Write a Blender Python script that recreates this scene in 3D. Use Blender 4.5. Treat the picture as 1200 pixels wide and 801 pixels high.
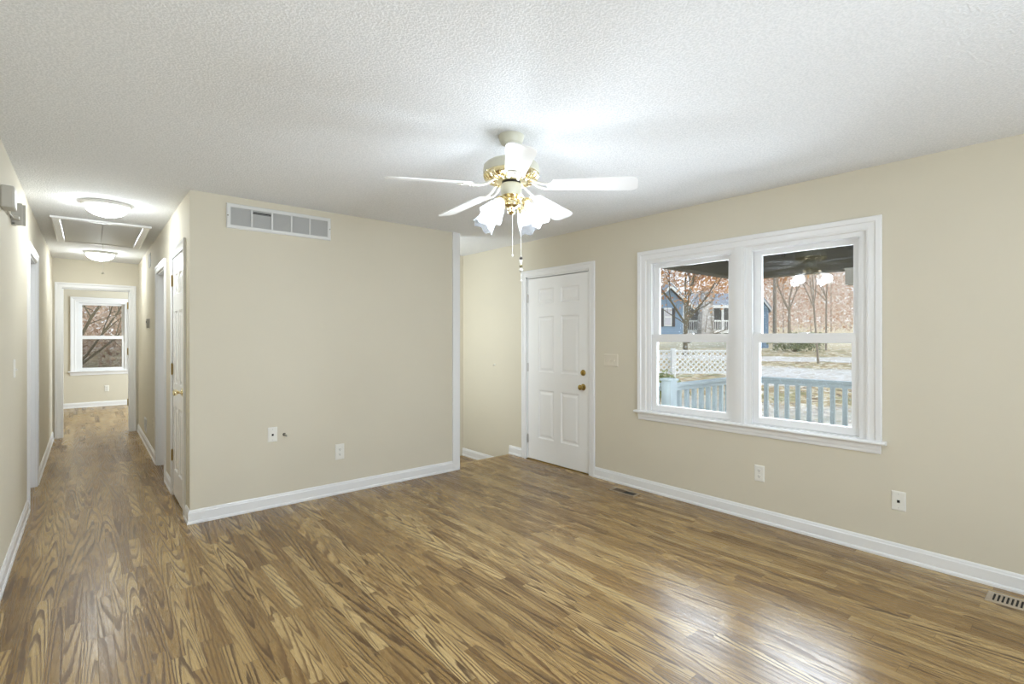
import bpy, bmesh, math, random
from mathutils import Vector, Matrix

# ------------------------------------------------------------------ camera, sky, lights, exposure
SC = bpy.context.scene
COL = SC.collection
for o in list(bpy.data.objects):
    bpy.data.objects.remove(o)
PI = math.pi
YAW = math.atan2(497.5, 587.0)
CH, SH = math.cos(YAW), math.sin(YAW)
cam = bpy.data.cameras.new('camera')
cam.sensor_width = 36.0
cam.lens = 587.0 / 1200.0 * 36.0
cam.shift_y = -4.5 / 1200.0
cam.clip_start = 0.02
cam.clip_end = 500
cam_o = bpy.data.objects.new('camera', cam)
COL.objects.link(cam_o)
cam_o.location = (0, 0, 1.356)
cam_o.rotation_euler = (PI / 2, 0, -YAW)
SC.camera = cam_o
SC.view_settings.view_transform = 'Standard'
SC.view_settings.look = 'None'
SC.view_settings.gamma = 1.0
SC.view_settings.use_curve_mapping = False
SC.view_settings.exposure = 0.66

SKY_STRENGTH = 1.0
SUN_STRENGTH = 1.38
REAR_WATTS = 10
UP_WATTS = 50
WIN_WATTS = 66
FAN_WATTS = 6.8
STAIR_WATTS = 13.0
BED_WATTS = 72.0
XWIN = 3.79

w = bpy.data.worlds.new('sky')
SC.world = w
w.use_nodes = True
nt = w.node_tree
nt.nodes.clear()
wo = nt.nodes.new('ShaderNodeOutputWorld')
bg = nt.nodes.new('ShaderNodeBackground')
tc = nt.nodes.new('ShaderNodeTexCoord')
sep = nt.nodes.new('ShaderNodeSeparateXYZ')
rp = nt.nodes.new('ShaderNodeValToRGB')
nz = nt.nodes.new('ShaderNodeTexNoise')
nz.inputs['Scale'].default_value = 3.0
nz.inputs['Detail'].default_value = 5
ad = nt.nodes.new('ShaderNodeMath'); ad.operation = 'MULTIPLY_ADD'
ad.inputs[1].default_value = 0.5
nt.links.new(tc.outputs['Generated'], sep.inputs[0])
nt.links.new(tc.outputs['Generated'], nz.inputs['Vector'])
nt.links.new(nz.outputs['Fac'], ad.inputs[0])
nt.links.new(sep.outputs['Z'], ad.inputs[2])
nt.links.new(ad.outputs[0], rp.inputs[0])
rp.color_ramp.elements[0].position = 0.22
rp.color_ramp.elements[0].color = (0.93, 0.93, 0.95, 1)
rp.color_ramp.elements[1].position = 0.75
rp.color_ramp.elements[1].color = (0.55, 0.72, 0.98, 1)
nt.links.new(rp.outputs[0], bg.inputs['Color'])
bg.inputs['Strength'].default_value = SKY_STRENGTH
nt.links.new(bg.outputs[0], wo.inputs[0])

def light(name, kind, loc, watts, color=(1, 1, 1), rot=(0, 0, 0), size=0.1, size_y=None, spread=None):
    l = bpy.data.lights.new(name, kind)
    l.energy = watts
    l.color = color
    if kind == 'AREA':
        l.shape = 'RECTANGLE'
        l.size = size
        l.size_y = size_y or size
        if spread: l.spread = spread
    elif kind == 'SUN':
        l.angle = size
    else:
        l.shadow_soft_size = size
    o = bpy.data.objects.new(name, l)
    COL.objects.link(o)
    o.location = loc
    o.rotation_euler = rot
    return o

light('sun', 'SUN', (20, -34, 25), SUN_STRENGTH, (1, 0.95, 0.88), Vector((-0.5, 0.85, -0.6)).to_track_quat('-Z', 'Y').to_euler(), math.radians(8))
# fill lamp added outside an opening made up in the unseen rear wall
light('rear_fill', 'AREA', (2.4, -2.52, 1.5), REAR_WATTS, (0.74, 0.88, 1.0), (PI / 2 + 0.2, 0, 0), 2.2, 1.5)
# upward fill lamp added behind the camera to brighten ceiling and walls
light('uplight_fill', 'AREA', (1.5, -2.0, 1.0), UP_WATTS, (0.75, 0.87, 1.0), Vector((-0.30, 0.76, 0.56)).to_track_quat('-Z', 'Y').to_euler(), 0.9, 0.8)
# daylight coming in through the front window, under the porch roof
light('window_daylight', 'AREA', (XWIN + 0.32, 1.8, 1.33), WIN_WATTS, (0.79, 0.885, 1.0), Vector((-0.92, 0.05, 0.30)).to_track_quat('-Z', 'Y').to_euler(), 1.5, 1.2)
# stair hall daylight from out of view; in the bedroom an added fill lamp
light('stair_daylight', 'AREA', (2.02, 5.0, 1.5), STAIR_WATTS, (0.82, 0.92, 1.0), (PI / 2, 0, -PI / 2), 0.7, 1.2)
light('bedroom_fill', 'AREA', (2.5, 11.2, 1.5), BED_WATTS, (0.80, 0.91, 1), (PI / 2, 0, PI / 2), 1.4, 1.2)

# ------------------------------------------------------------------ node helpers
class NV:
    """a value socket with operators"""
    def __init__(s, t, sock): s.t, s.s = t, sock
    def _m(s, op, *a, clamp=False):
        n = s.t.nodes.new('ShaderNodeMath'); n.operation = op; n.use_clamp = clamp
        for i, v in enumerate((s,) + a):
            if isinstance(v, NV): s.t.links.new(v.s, n.inputs[i])
            else: n.inputs[i].default_value = v
        return NV(s.t, n.outputs[0])
    def __add__(s, o): return s._m('ADD', o)
    def __sub__(s, o): return s._m('SUBTRACT', o)
    def __mul__(s, o): return s._m('MULTIPLY', o)
    def __truediv__(s, o): return s._m('DIVIDE', o)
    __radd__ = __add__
    __rmul__ = __mul__
    def floor(s): return s._m('FLOOR')
    def fract(s): return s._m('FRACT')
    def sin(s): return s._m('SINE')
    def abs(s): return s._m('ABSOLUTE')
    def step(s, a, b):
        n = s.t.nodes.new('ShaderNodeMapRange'); n.interpolation_type = 'SMOOTHSTEP'
        s.t.links.new(s.s, n.inputs['Value'])
        n.inputs['From Min'].default_value = a; n.inputs['From Max'].default_value = b
        return NV(s.t, n.outputs['Result'])

def vec(t, x, y, z):
    n = t.nodes.new('ShaderNodeCombineXYZ')
    for i, v in enumerate((x, y, z)):
        if isinstance(v, NV): t.links.new(v.s, n.inputs[i])
        else: n.inputs[i].default_value = v
    return n.outputs[0]

def noise(t, v, scale, detail=2, rough=0.5, dist=0.0):
    n = t.nodes.new('ShaderNodeTexNoise')
    n.inputs['Scale'].default_value = scale; n.inputs['Detail'].default_value = detail
    n.inputs['Roughness'].default_value = rough; n.inputs['Distortion'].default_value = dist
    if v is not None: t.links.new(v, n.inputs['Vector'])
    return NV(t, n.outputs['Fac'])

def white(t, v):
    n = t.nodes.new('ShaderNodeTexWhiteNoise'); n.noise_dimensions = '3D'
    t.links.new(v, n.inputs['Vector'])
    return n

def mixc(t, f, a, b):
    n = t.nodes.new('ShaderNodeMix'); n.data_type = 'RGBA'
    if isinstance(f, NV): t.links.new(f.s, n.inputs['Factor'])
    else: n.inputs['Factor'].default_value = f
    for k, v in (('A', a), ('B', b)):
        sk = [i for i in n.inputs if i.name == k and i.type == 'RGBA'][0]
        if isinstance(v, tuple): sk.default_value = v if len(v) == 4 else v + (1,)
        else: t.links.new(v, sk)
    return [o for o in n.outputs if o.type == 'RGBA'][0]

def ramp(t, f, stops):
    n = t.nodes.new('ShaderNodeValToRGB')
    t.links.new(f.s if isinstance(f, NV) else f, n.inputs[0])
    e = n.color_ramp.elements
    while len(e) < len(stops): e.new(0.5)
    for i, (p, c) in enumerate(stops):
        e[i].position = p; e[i].color = c if len(c) == 4 else c + (1,)
    return n.outputs[0]

def srgb(r, g, b):
    f = lambda c: (c / 255 / 12.92) if c <= 10 else ((c / 255 + 0.055) / 1.055) ** 2.4
    return (f(r), f(g), f(b))

def base(name):
    m = bpy.data.materials.new(name); m.use_nodes = True
    t = m.node_tree
    return m, t, t.nodes['Principled BSDF']

def objcoord(t):
    n = t.nodes.new('ShaderNodeTexCoord')
    return n.outputs['Object']

def bump(t, p, h, strength, dist=0.01):
    n = t.nodes.new('ShaderNodeBump'); n.inputs['Strength'].default_value = strength
    n.inputs['Distance'].default_value = dist
    t.links.new(h.s, n.inputs['Height']); t.links.new(n.outputs[0], p.inputs['Normal'])

def paint(name, col, rough=0.5, var=0.04, scale=3.0, metal=0.0, bs=0.0, bscale=200, spec=0.5, coat=0.0):
    """painted / plain surface with a faint procedural mottling"""
    m, t, p = base(name)
    oc = objcoord(t)
    f = noise(t, oc, scale, 3)
    c2 = tuple(max(0, c * (1 - 2 * var)) for c in col)
    t.links.new(mixc(t, f, c2, tuple(min(1, c * (1 + 2 * var)) for c in col)), p.inputs['Base Color'])
    p.inputs['Roughness'].default_value = rough
    p.inputs['Metallic'].default_value = metal
    p.inputs['Specular IOR Level'].default_value = spec
    p.inputs['Coat Weight'].default_value = coat
    if bs: bump(t, p, noise(t, oc, bscale, 2), bs, 0.002)
    return m

M = {}
M['wall'] = paint('wall_paint', srgb(218, 210, 191), 0.75, 0.012, 2.0, bs=0.06, bscale=260, spec=0.3)
M['trim'] = paint('trim_paint', srgb(238, 237, 236), 0.28, 0.008, 4.0)
M['door'] = paint('door_paint', srgb(246, 245, 244), 0.25, 0.008, 4.0)
M['plastic'] = paint('white_plastic', srgb(236, 233, 224), 0.35, 0.01)
M['ivory'] = paint('ivory_plastic', srgb(224, 215, 197), 0.35, 0.01)
M['greyplastic'] = paint('grey_plastic', srgb(188, 183, 172), 0.5, 0.02)
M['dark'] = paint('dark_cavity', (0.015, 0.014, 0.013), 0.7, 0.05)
M['brass'] = paint('polished_brass', (0.86, 0.76, 0.50), 0.16, 0.03, 30, metal=1.0)
M['oldbrass'] = paint('aged_brass', (0.42, 0.30, 0.10), 0.28, 0.08, 60, metal=1.0)
M['fanbody'] = paint('fan_enamel', srgb(206, 203, 186), 0.35, 0.02)
M['blade'] = paint('fan_blade_white', srgb(240, 239, 238), 0.3, 0.015, 8)
M['grille'] = paint('grille_enamel', srgb(224, 223, 220), 0.4, 0.01)
M['louvre'] = paint('louvre_grey', srgb(196, 195, 192), 0.45, 0.02)
M['register'] = paint('register_tan', srgb(176, 160, 138), 0.4, 0.03)
M['damper'] = paint('damper_brown', srgb(88, 68, 46), 0.6, 0.05)
M['steel'] = paint('steel', (0.6, 0.58, 0.55), 0.3, 0.05, 40, metal=1.0)
M['cord'] = paint('cord_white', srgb(225, 222, 212), 0.7, 0.03)
M['bead'] = paint('dark_bead', (0.03, 0.022, 0.015), 0.4, 0.1)
M['bead_green'] = paint('olive_bead', srgb(110, 100, 60), 0.4, 0.1)

def mat_ceiling():
    m, t, p = base('popcorn_ceiling')
    oc = objcoord(t)
    a = noise(t, oc, 105, 3, 0.6)
    b = noise(t, oc, 38, 2, 0.6)
    h = a.step(0.42, 0.68) + b * 0.6
    c = mixc(t, a.step(0.35, 0.65), srgb(232, 233, 234), srgb(245, 245, 246))
    t.links.new(c, p.inputs['Base Color'])
    p.inputs['Roughness'].default_value = 0.95
    p.inputs['Specular IOR Level'].default_value = 0.1
    bump(t, p, h, 0.34, 0.012)
    return m
M['ceiling'] = mat_ceiling()

def mat_floor(name='oak_strip_floor', along_x=False):
    m, t, p = base(name)
    oc = objcoord(t)
    sp = t.nodes.new('ShaderNodeSeparateXYZ'); t.links.new(oc, sp.inputs[0])
    X, Y = NV(t, sp.outputs['X']), NV(t, sp.outputs['Y'])
    if along_x: X, Y = Y, X
    W = 0.0575
    bx = X / W + 200.37
    ix = bx.floor(); fx = bx.fract()
    r0 = white(t, vec(t, ix, 3.7, 1.3))
    s0 = t.nodes.new('ShaderNodeSeparateColor'); t.links.new(r0.outputs['Color'], s0.inputs[0])
    ln = NV(t, s0.outputs[0]) * 0.55 + 0.45
    by = Y / ln + NV(t, s0.outputs[1]) * 31.0 + 50.0
    iy = by.floor(); fy = by.fract()
    r1 = white(t, vec(t, ix, iy, 7.7))
    s1 = t.nodes.new('ShaderNodeSeparateColor'); t.links.new(r1.outputs['Color'], s1.inputs[0])
    ra, rb, rc = (NV(t, s1.outputs[i]) for i in range(3))
    # cathedral grain: contour lines of a stretched noise, different on every board
    gv = vec(t, X * 1.0 + ra * 37.0, Y * 0.065 + rb * 53.0, rc * 19.0)
    g0 = noise(t, gv, 8.0, 2.5, 0.5, 0.2)
    wob = noise(t, vec(t, X * 1.0, Y * 0.3, rc * 7.0), 70, 2)
    off = (rb - 0.5) * 1.7
    q = fx - 0.5 + off
    A = NV(t, (off * off * 6.0 + 1.0)._m('POWER', -1.0).s) * (rc * 4.0 + 4.5)
    sgn = (ra * 7.31).fract()._m('GREATER_THAN', 0.5) * 2.0 - 1.0
    fcon = q * q * A + Y * sgn * (ra * 3.0 + 1.5) + g0 * 4.5 + wob * 0.35
    sw = fcon.fract()
    ringd = sw.step(0.35, 0.80) - sw.step(0.86, 1.0)
    str_ = noise(t, vec(t, X * 1.0 + ra * 11.0, Y * 0.03, rb * 9.0), 260, 3, 0.6).step(0.35, 0.75)
    pore = noise(t, vec(t, X * 1.0, Y * 0.05, rc * 3.0), 620, 2, 0.5).step(0.5, 0.75)
    broad = noise(t, vec(t, X * 1.0 + rb * 5.0, Y * 0.15, ra * 5.0), 14, 2)
    tone = ramp(t, ra * 0.8 + broad * 0.2, [(0.0, srgb(126, 97, 57)), (0.3, srgb(153, 122, 75)), (0.65, srgb(180, 149, 98)), (1.0, srgb(206, 178, 126))])
    vein = mixc(t, rb, srgb(78, 54, 28), srgb(108, 78, 42))
    k = ringd * ((rb * 5.77).fract() * 0.50 + 0.50) + str_ * 0.28 + pore * 0.14
    n = k._m('MINIMUM', 0.92)
    c = mixc(t, n, tone, vein)
    gap = fx._m('SUBTRACT', 0.5).abs().step(0.482, 0.5)
    gapy = fy._m('SUBTRACT', 0.5).abs().step(0.4975, 0.5)
    c = mixc(t, gap._m('MAXIMUM', gapy) * 0.55, c, srgb(66, 46, 26))
    t.links.new(c, p.inputs['Base Color'])
    rr = n * 0.12 + noise(t, oc, 2.0, 2) * 0.10 + 0.20
    t.links.new(rr.s, p.inputs['Roughness'])
    p.inputs['Specular IOR Level'].default_value = 0.5
    h = (n * -0.25) - gap * 1.0
    bump(t, p, h, 0.10, 0.002)
    return m
M['floor'] = mat_floor()
M['nosing'] = mat_floor('oak_nosing', True)

def mat_emit(name, col, strength, rough=0.4, tr=0.0):
    """frosted lamp glass: it is lit from inside, so it gives off light itself"""
    m, t, p = base(name)
    oc = objcoord(t)
    f = noise(t, oc, 40, 2)
    t.links.new(mixc(t, f, tuple(c * 0.93 for c in col), col), p.inputs['Base Color'])
    p.inputs['Roughness'].default_value = rough
    p.inputs['Emission Color'].default_value = col + (1,)
    p.inputs['Emission Strength'].default_value = strength
    if tr:
        tb = t.nodes.new('ShaderNodeBsdfTransparent')
        mx = t.nodes.new('ShaderNodeMixShader'); mx.inputs[0].default_value = tr
        t.links.new(p.outputs[0], mx.inputs[1]); t.links.new(tb.outputs[0], mx.inputs[2])
        t.links.new(mx.outputs[0], t.nodes['Material Output'].inputs[0])
    return m
M['shade'] = mat_emit('frosted_tulip_glass', (0.23, 0.235, 0.24), 0.04, 0.25, 0.5)
M['bulb'] = mat_emit('bulb_glow', (1.0, 0.96, 0.9), 14.0)
M['bowl'] = mat_emit('frosted_bowl_glass', (0.86, 0.94, 1.0), 37.0)

def mat_glass():
    m = bpy.data.materials.new('window_glass'); m.use_nodes = True
    t = m.node_tree; t.nodes.clear()
    out = t.nodes.new('ShaderNodeOutputMaterial')
    tb = t.nodes.new('ShaderNodeBsdfTransparent'); tb.inputs[0].default_value = (0.97, 0.98, 0.975, 1)
    gb = t.nodes.new('ShaderNodeBsdfGlossy'); gb.inputs['Roughness'].default_value = 0.015
    gb.inputs['Color'].default_value = (1, 1, 1, 1)
    fr = t.nodes.new('ShaderNodeFresnel'); fr.inputs['IOR'].default_value = 1.5
    mx = t.nodes.new('ShaderNodeMixShader')
    t.links.new(fr.outputs[0], mx.inputs[0]); t.links.new(tb.outputs[0], mx.inputs[1])
    t.links.new(gb.outputs[0], mx.inputs[2]); t.links.new(mx.outputs[0], out.inputs[0])
    return m
M['glass'] = mat_glass()

def mat_screen(name, a, col):
    m, t, p = base(name)
    p.inputs['Base Color'].default_value = col + (1,)
    p.inputs['Roughness'].default_value = 0.8
    tb = t.nodes.new('ShaderNodeBsdfTransparent')
    mx = t.nodes.new('ShaderNodeMixShader'); mx.inputs[0].default_value = a
    t.links.new(tb.outputs[0], mx.inputs[1]); t.links.new(p.outputs[0], mx.inputs[2])
    t.links.new(mx.outputs[0], t.nodes['Material Output'].inputs[0])
    return m
M['screen'] = mat_screen('insect_screen_mesh', 0.28, (0.12, 0.11, 0.13))

def mat_leaves(name, cols):
    m, t, p = base(name)
    g = t.nodes.new('ShaderNodeNewGeometry')
    n = len(cols)
    t.links.new(ramp(t, NV(t, g.outputs['Random Per Island']), [(i / (n - 1), c) for i, c in enumerate(cols)]), p.inputs['Base Color'])
    p.inputs['Roughness'].default_value = 0.7
    tl = t.nodes.new('ShaderNodeBsdfTranslucent')
    t.links.new(p.inputs['Base Color'].links[0].from_socket, tl.inputs[0])
    mx = t.nodes.new('ShaderNodeMixShader'); mx.inputs[0].default_value = 0.4
    t.links.new(p.outputs[0], mx.inputs[1]); t.links.new(tl.outputs[0], mx.inputs[2])
    t.links.new(mx.outputs[0], t.nodes['Material Output'].inputs[0])
    return m
M['leaf_orange'] = mat_leaves('oak_leaves_orange', [srgb(176, 112, 60), srgb(205, 150, 92), srgb(222, 178, 128), srgb(160, 96, 58)])
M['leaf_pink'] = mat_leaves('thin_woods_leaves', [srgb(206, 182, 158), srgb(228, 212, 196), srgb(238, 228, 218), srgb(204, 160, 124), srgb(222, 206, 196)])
M['leaf_tan'] = mat_leaves('tan_leaves', [srgb(214, 190, 150), srgb(232, 212, 178), srgb(205, 168, 128)])
M['leaf_brown'] = mat_leaves('brown_leaves', [srgb(160, 132, 108), srgb(200, 172, 146), srgb(222, 200, 178), srgb(150, 112, 84)])
M['leaf_green'] = mat_leaves('green_leaves', [srgb(120, 130, 78), srgb(160, 165, 110), srgb(190, 190, 140)])
M['leaf_evergreen'] = mat_leaves('evergreen_leaves', [srgb(96, 106, 72), srgb(140, 146, 106), srgb(168, 168, 130)])
M['bark'] = paint('bark', srgb(158, 144, 126), 0.9, 0.2, 8)
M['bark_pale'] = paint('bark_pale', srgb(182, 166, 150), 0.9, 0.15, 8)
M['bark_dark'] = paint('bark_dark', srgb(104, 94, 72), 0.9, 0.2, 8)

def mat_siding(name, c1, per, dark):
    m, t, p = base(name)
    oc = objcoord(t)
    sp = t.nodes.new('ShaderNodeSeparateXYZ'); t.links.new(oc, sp.inputs[0])
    f = (NV(t, sp.outputs['Z']) / per).fract()
    t.links.new(mixc(t, f.step(0.82, 1.0) * 0.8, c1, dark), p.inputs['Base Color'])
    p.inputs['Roughness'].default_value = 0.7
    return m
M['siding'] = mat_siding('blue_clapboard', srgb(136, 160, 182), 0.16, srgb(104, 124, 146))
M['outwhite'] = paint('exterior_white', srgb(236, 235, 230), 0.6, 0.02)
M['roof'] = paint('grey_shingles', srgb(150, 152, 156), 0.9, 0.12, 6)
M['shutter'] = paint('dark_shutter', srgb(66, 64, 66), 0.6, 0.05)
M['porchdark'] = paint('porch_screen_dark', srgb(112, 112, 112), 0.7, 0.12, 2)
M['housewindow'] = paint('house_window_glass', srgb(206, 202, 206), 0.2, 0.1, 2)
M['railblue'] = paint('railing_blue', srgb(174, 186, 189), 0.55, 0.03)
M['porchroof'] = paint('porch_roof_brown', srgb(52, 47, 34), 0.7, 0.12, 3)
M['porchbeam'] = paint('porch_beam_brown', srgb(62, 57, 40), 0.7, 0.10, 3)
M['boxgrey'] = paint('weathered_box', srgb(176, 170, 158), 0.7, 0.06)
M['deck'] = paint('porch_boards', srgb(160, 158, 152), 0.7, 0.05)
M['lattice'] = paint('lattice_white', srgb(238, 236, 232), 0.6, 0.02)

def mat_stone():
    m, t, p = base('chimney_stone')
    v = t.nodes.new('ShaderNodeTexVoronoi'); v.inputs['Scale'].default_value = 4.0
    t.links.new(objcoord(t), v.inputs['Vector'])
    s = t.nodes.new('ShaderNodeSeparateColor'); t.links.new(v.outputs['Color'], s.inputs[0])
    t.links.new(ramp(t, s.outputs[0], [(0, srgb(150, 142, 134)), (0.5, srgb(182, 176, 168)), (1, srgb(206, 200, 194))]), p.inputs['Base Color'])
    p.inputs['Roughness'].default_value = 0.9
    return m
M['stone'] = mat_stone()

def mat_ground():
    m, t, p = base('leafy_ground')
    oc = objcoord(t)
    sp = t.nodes.new('ShaderNodeSeparateXYZ'); t.links.new(oc, sp.inputs[0])
    X, Y = NV(t, sp.outputs['X']), NV(t, sp.outputs['Y'])
    v = t.nodes.new('ShaderNodeTexVoronoi'); v.inputs['Scale'].default_value = 8.5
    t.links.new(oc, v.inputs['Vector'])
    s = t.nodes.new('ShaderNodeSeparateColor'); t.links.new(v.outputs['Color'], s.inputs[0])
    leaf = ramp(t, s.outputs[0], [(0, srgb(104, 82, 54)), (0.25, srgb(150, 122, 80)), (0.6, srgb(190, 164, 118)), (0.85, srgb(216, 196, 158)), (1.0, srgb(236, 226, 206))])
    grass = ramp(t, s.outputs[1], [(0, srgb(92, 94, 50)), (0.6, srgb(140, 134, 80)), (1, srgb(190, 172, 122))])
    gmask = noise(t, oc, 1.3, 3).step(0.5, 0.62)
    c = mixc(t, gmask * 0.75, leaf, grass)
    q = (X * 0.918 + Y * 0.397) / 1.115
    wv = noise(t, oc, 0.55, 2) * 2.2
    qq = q + wv
    drive = (qq - 16.3).step(0.0, 0.5) * (1.0 - 0.0) if False else qq.step(14.6, 15.2)
    end = qq.step(18.6, 19.4)
    left = (Y / X).step(0.46, 0.52)
    dm = drive - drive * end
    dm = dm - dm * left
    lane = qq.step(21.6, 22.0) - qq.step(24.0, 24.5)
    dm = dm._m('MAXIMUM', lane)
    near = qq.step(10.4, 10.9) - qq.step(12.6, 13.2)
    conc = ramp(t, s.outputs[2], [(0, srgb(186, 164, 132)), (0.2, srgb(212, 203, 192)), (1, srgb(228, 220, 212))])
    c = mixc(t, dm._m('MAXIMUM', near * 0.6) * 0.8, c, conc)
    far = q.step(26, 34)
    field = ramp(t, noise(t, oc, 3.0, 3), [(0.3, srgb(214, 190, 150)), (0.7, srgb(236, 218, 184))])
    c = mixc(t, far * 0.85, c, field)
    t.links.new(c, p.inputs['Base Color'])
    p.inputs['Roughness'].default_value = 0.95
    return m
M['ground'] = mat_ground()

# ------------------------------------------------------------------ mesh helpers
class MB:
    """collects shapes, links them as ONE mesh object"""
    def __init__(s): s.v, s.f = [], []
    def raw(s, vs, fs):
        o = len(s.v); s.v += [tuple(v) for v in vs]; s.f += [tuple(i + o for i in f) for f in fs]; return s
    def box(s, a, b):
        x0, y0, z0 = a; x1, y1, z1 = b
        return s.raw([(x0, y0, z0), (x1, y0, z0), (x1, y1, z0), (x0, y1, z0), (x0, y0, z1), (x1, y0, z1), (x1, y1, z1), (x0, y1, z1)],
                     [(0, 3, 2, 1), (4, 5, 6, 7), (0, 1, 5, 4), (1, 2, 6, 5), (2, 3, 7, 6), (3, 0, 4, 7)])
    def bbox(s, a, b, c=0.003):
        """box with chamfered edges along every side (bevel via bmesh)"""
        bm = bmesh.new()
        bmesh.ops.create_cube(bm, size=1)
        ce = [(a[i] + b[i]) / 2 for i in range(3)]; sz = [b[i] - a[i] for i in range(3)]
        for v in bm.verts: v.co = Vector([ce[i] + v.co[i] * sz[i] for i in range(3)])
        bmesh.ops.bevel(bm, geom=list(bm.edges), offset=c, segments=2, affect='EDGES', profile=0.5)
        bm.verts.index_update()
        s.raw([v.co[:] for v in bm.verts], [[v.index for v in f.verts] for f in bm.faces]); bm.free(); return s
    def tube(s, pts, r, n=10, caps=True):
        pts = [Vector(p) for p in pts]
        rs = r if isinstance(r, (list, tuple)) else [r] * len(pts)
        vs, fs = [], []
        up = None
        for i, p in enumerate(pts):
            d = (pts[min(i + 1, len(pts) - 1)] - pts[max(i - 1, 0)]).normalized()
            if up is None:
                up = Vector((0, 0, 1)) if abs(d.z) < 0.9 else Vector((1, 0, 0))
            a = d.cross(up).normalized(); b = a.cross(d).normalized(); up = b
            for k in range(n):
                t = 2 * PI * k / n
                vs.append(p + (a * math.cos(t) + b * math.sin(t)) * rs[i])
        for i in range(len(pts) - 1):
            for k in range(n):
                fs.append((i * n + k, i * n + (k + 1) % n, (i + 1) * n + (k + 1) % n, (i + 1) * n + k))
        if caps:
            fs.append(tuple(range(n))[::-1]); fs.append(tuple((len(pts) - 1) * n + k for k in range(n)))
        return s.raw(vs, fs)
    def lathe(s, prof, c=(0, 0, 0), n=32, axis=None, wave=None):
        """prof: (radius, height) list; axis: direction of height; wave(k/n, i) scales radius/height"""
        ax = Vector(axis or (0, 0, 1)).normalized()
        u = ax.cross(Vector((0, 0, 1)))
        if u.length < 1e-4: u = Vector((1, 0, 0))
        u.normalize(); v = ax.cross(u)
        c = Vector(c); vs, fs = [], []
        for i, (r, h) in enumerate(prof):
            for k in range(n):
                t = 2 * PI * k / n
                hh, rr = h, r
                if wave: rr, hh = wave(t, i, r, h)
                vs.append(c + ax * hh + (u * math.cos(t) + v * math.sin(t)) * max(rr, 1e-5))
        for i in range(len(prof) - 1):
            for k in range(n):
                fs.append((i * n + k, i * n + (k + 1) % n, (i + 1) * n + (k + 1) % n, (i + 1) * n + k))
        return s.raw(vs, fs)
    def ball(s, c, r, n=12, sz=1.0):
        return s.lathe([(r * math.sin(PI * i / 8), -r * sz * math.cos(PI * i / 8)) for i in range(9)], c, n)
    def prism(s, poly, mapf, t0, t1):
        n = len(poly)
        vs = [mapf(p[0], p[1], t0) for p in poly] + [mapf(p[0], p[1], t1) for p in poly]
        fs = [tuple(range(n))[::-1], tuple(range(n, 2 * n))] + [(i, (i + 1) % n, n + (i + 1) % n, n + i) for i in range(n)]
        return s.raw(vs, fs)
    def sweep(s, path, prof, mapf, closed=False):
        """closed profile (a = offset to the left of the path, b = out of the plane) swept along a path in a plane, mitred"""
        P = [Vector(p) for p in path]; n = len(P); k = len(prof); vs, fs = [], []
        for i in range(n):
            d0 = (P[i] - P[i - 1]) if (i > 0 or closed) else None
            d1 = (P[(i + 1) % n] - P[i]) if (i < n - 1 or closed) else None
            ns = [Vector((-d.y, d.x)).normalized() for d in (d0, d1) if d is not None]
            m = ns[0] if len(ns) == 1 else (ns[0] + ns[1]) / (1 + ns[0].dot(ns[1]))
            for a, b in prof:
                q = P[i] + m * a
                vs.append(mapf(q.x, q.y, b))
        for i in range(n if closed else n - 1):
            j = (i + 1) % n
            for q in range(k):
                r = (q + 1) % k
                fs.append((i * k + q, i * k + r, j * k + r, j * k + q))
        if not closed:
            fs.append(tuple(range(k))[::-1]); fs.append(tuple((n - 1) * k + q for q in range(k)))
        return s.raw(vs, fs)
    def build(s, name, mat, parent=None, smooth=False, label=None):
        me = bpy.data.meshes.new(name)
        me.from_pydata(s.v, [], s.f)
        bm = bmesh.new(); bm.from_mesh(me)
        bmesh.ops.recalc_face_normals(bm, faces=bm.faces)
        if smooth:
            for f in bm.faces: f.smooth = True
            for e in bm.edges:
                if len(e.link_faces) == 2 and e.calc_face_angle(0) > math.radians(38): e.smooth = False
        bm.to_mesh(me); bm.free()
        me.materials.append(mat)
        o = bpy.data.objects.new(name, me); COL.objects.link(o)
        if parent is not None:
            o.parent = parent
        if label: o['label'] = label
        return o

def flat(name, vs, fs, mat, parent=None):
    """many small faces (leaves) as one mesh"""
    me = bpy.data.meshes.new(name); me.from_pydata(vs, [], fs); me.materials.append(mat)
    o = bpy.data.objects.new(name, me); COL.objects.link(o)
    if parent is not None: o.parent = parent
    return o

def tag(o, label=None, cat=None, group=None, kind=None):
    if label: o['label'] = label
    if cat: o['category'] = cat
    if group: o['group'] = group
    if kind: o['kind'] = kind
    return o

def thing(name, label, cat, loc=(0, 0, 0), rz=0, group=None):
    o = bpy.data.objects.new(name, None); COL.objects.link(o)
    o.empty_display_size = 0.1
    o.location = loc; o.rotation_euler = (0, 0, rz)
    return tag(o, label, cat, group)

def struct(name, loc=(0, 0, 0), rz=0, label=None):
    o = bpy.data.objects.new(name, None); COL.objects.link(o)
    o.location = loc; o.rotation_euler = (0, 0, rz)
    return tag(o, label, None, None, 'structure')

def kids(o): return [c for c in bpy.data.objects if c.parent == o]
def copy_tree(o, parent=None):
    c = o.copy(); COL.objects.link(c); c.parent = parent
    for ch in kids(o): copy_tree(ch, c)
    return c

# ------------------------------------------------------------------ room dimensions
XL, XR = -0.36, 0.57          # hall walls
YB = 4.31                     # wall with the return grille
XW = 3.79                     # front wall with window and entry door
YE = 9.15                     # end of the hall
YF = 12.9                     # far bedroom wall
H = 2.44
YREAR = -2.4
TH = 0.12

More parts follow.
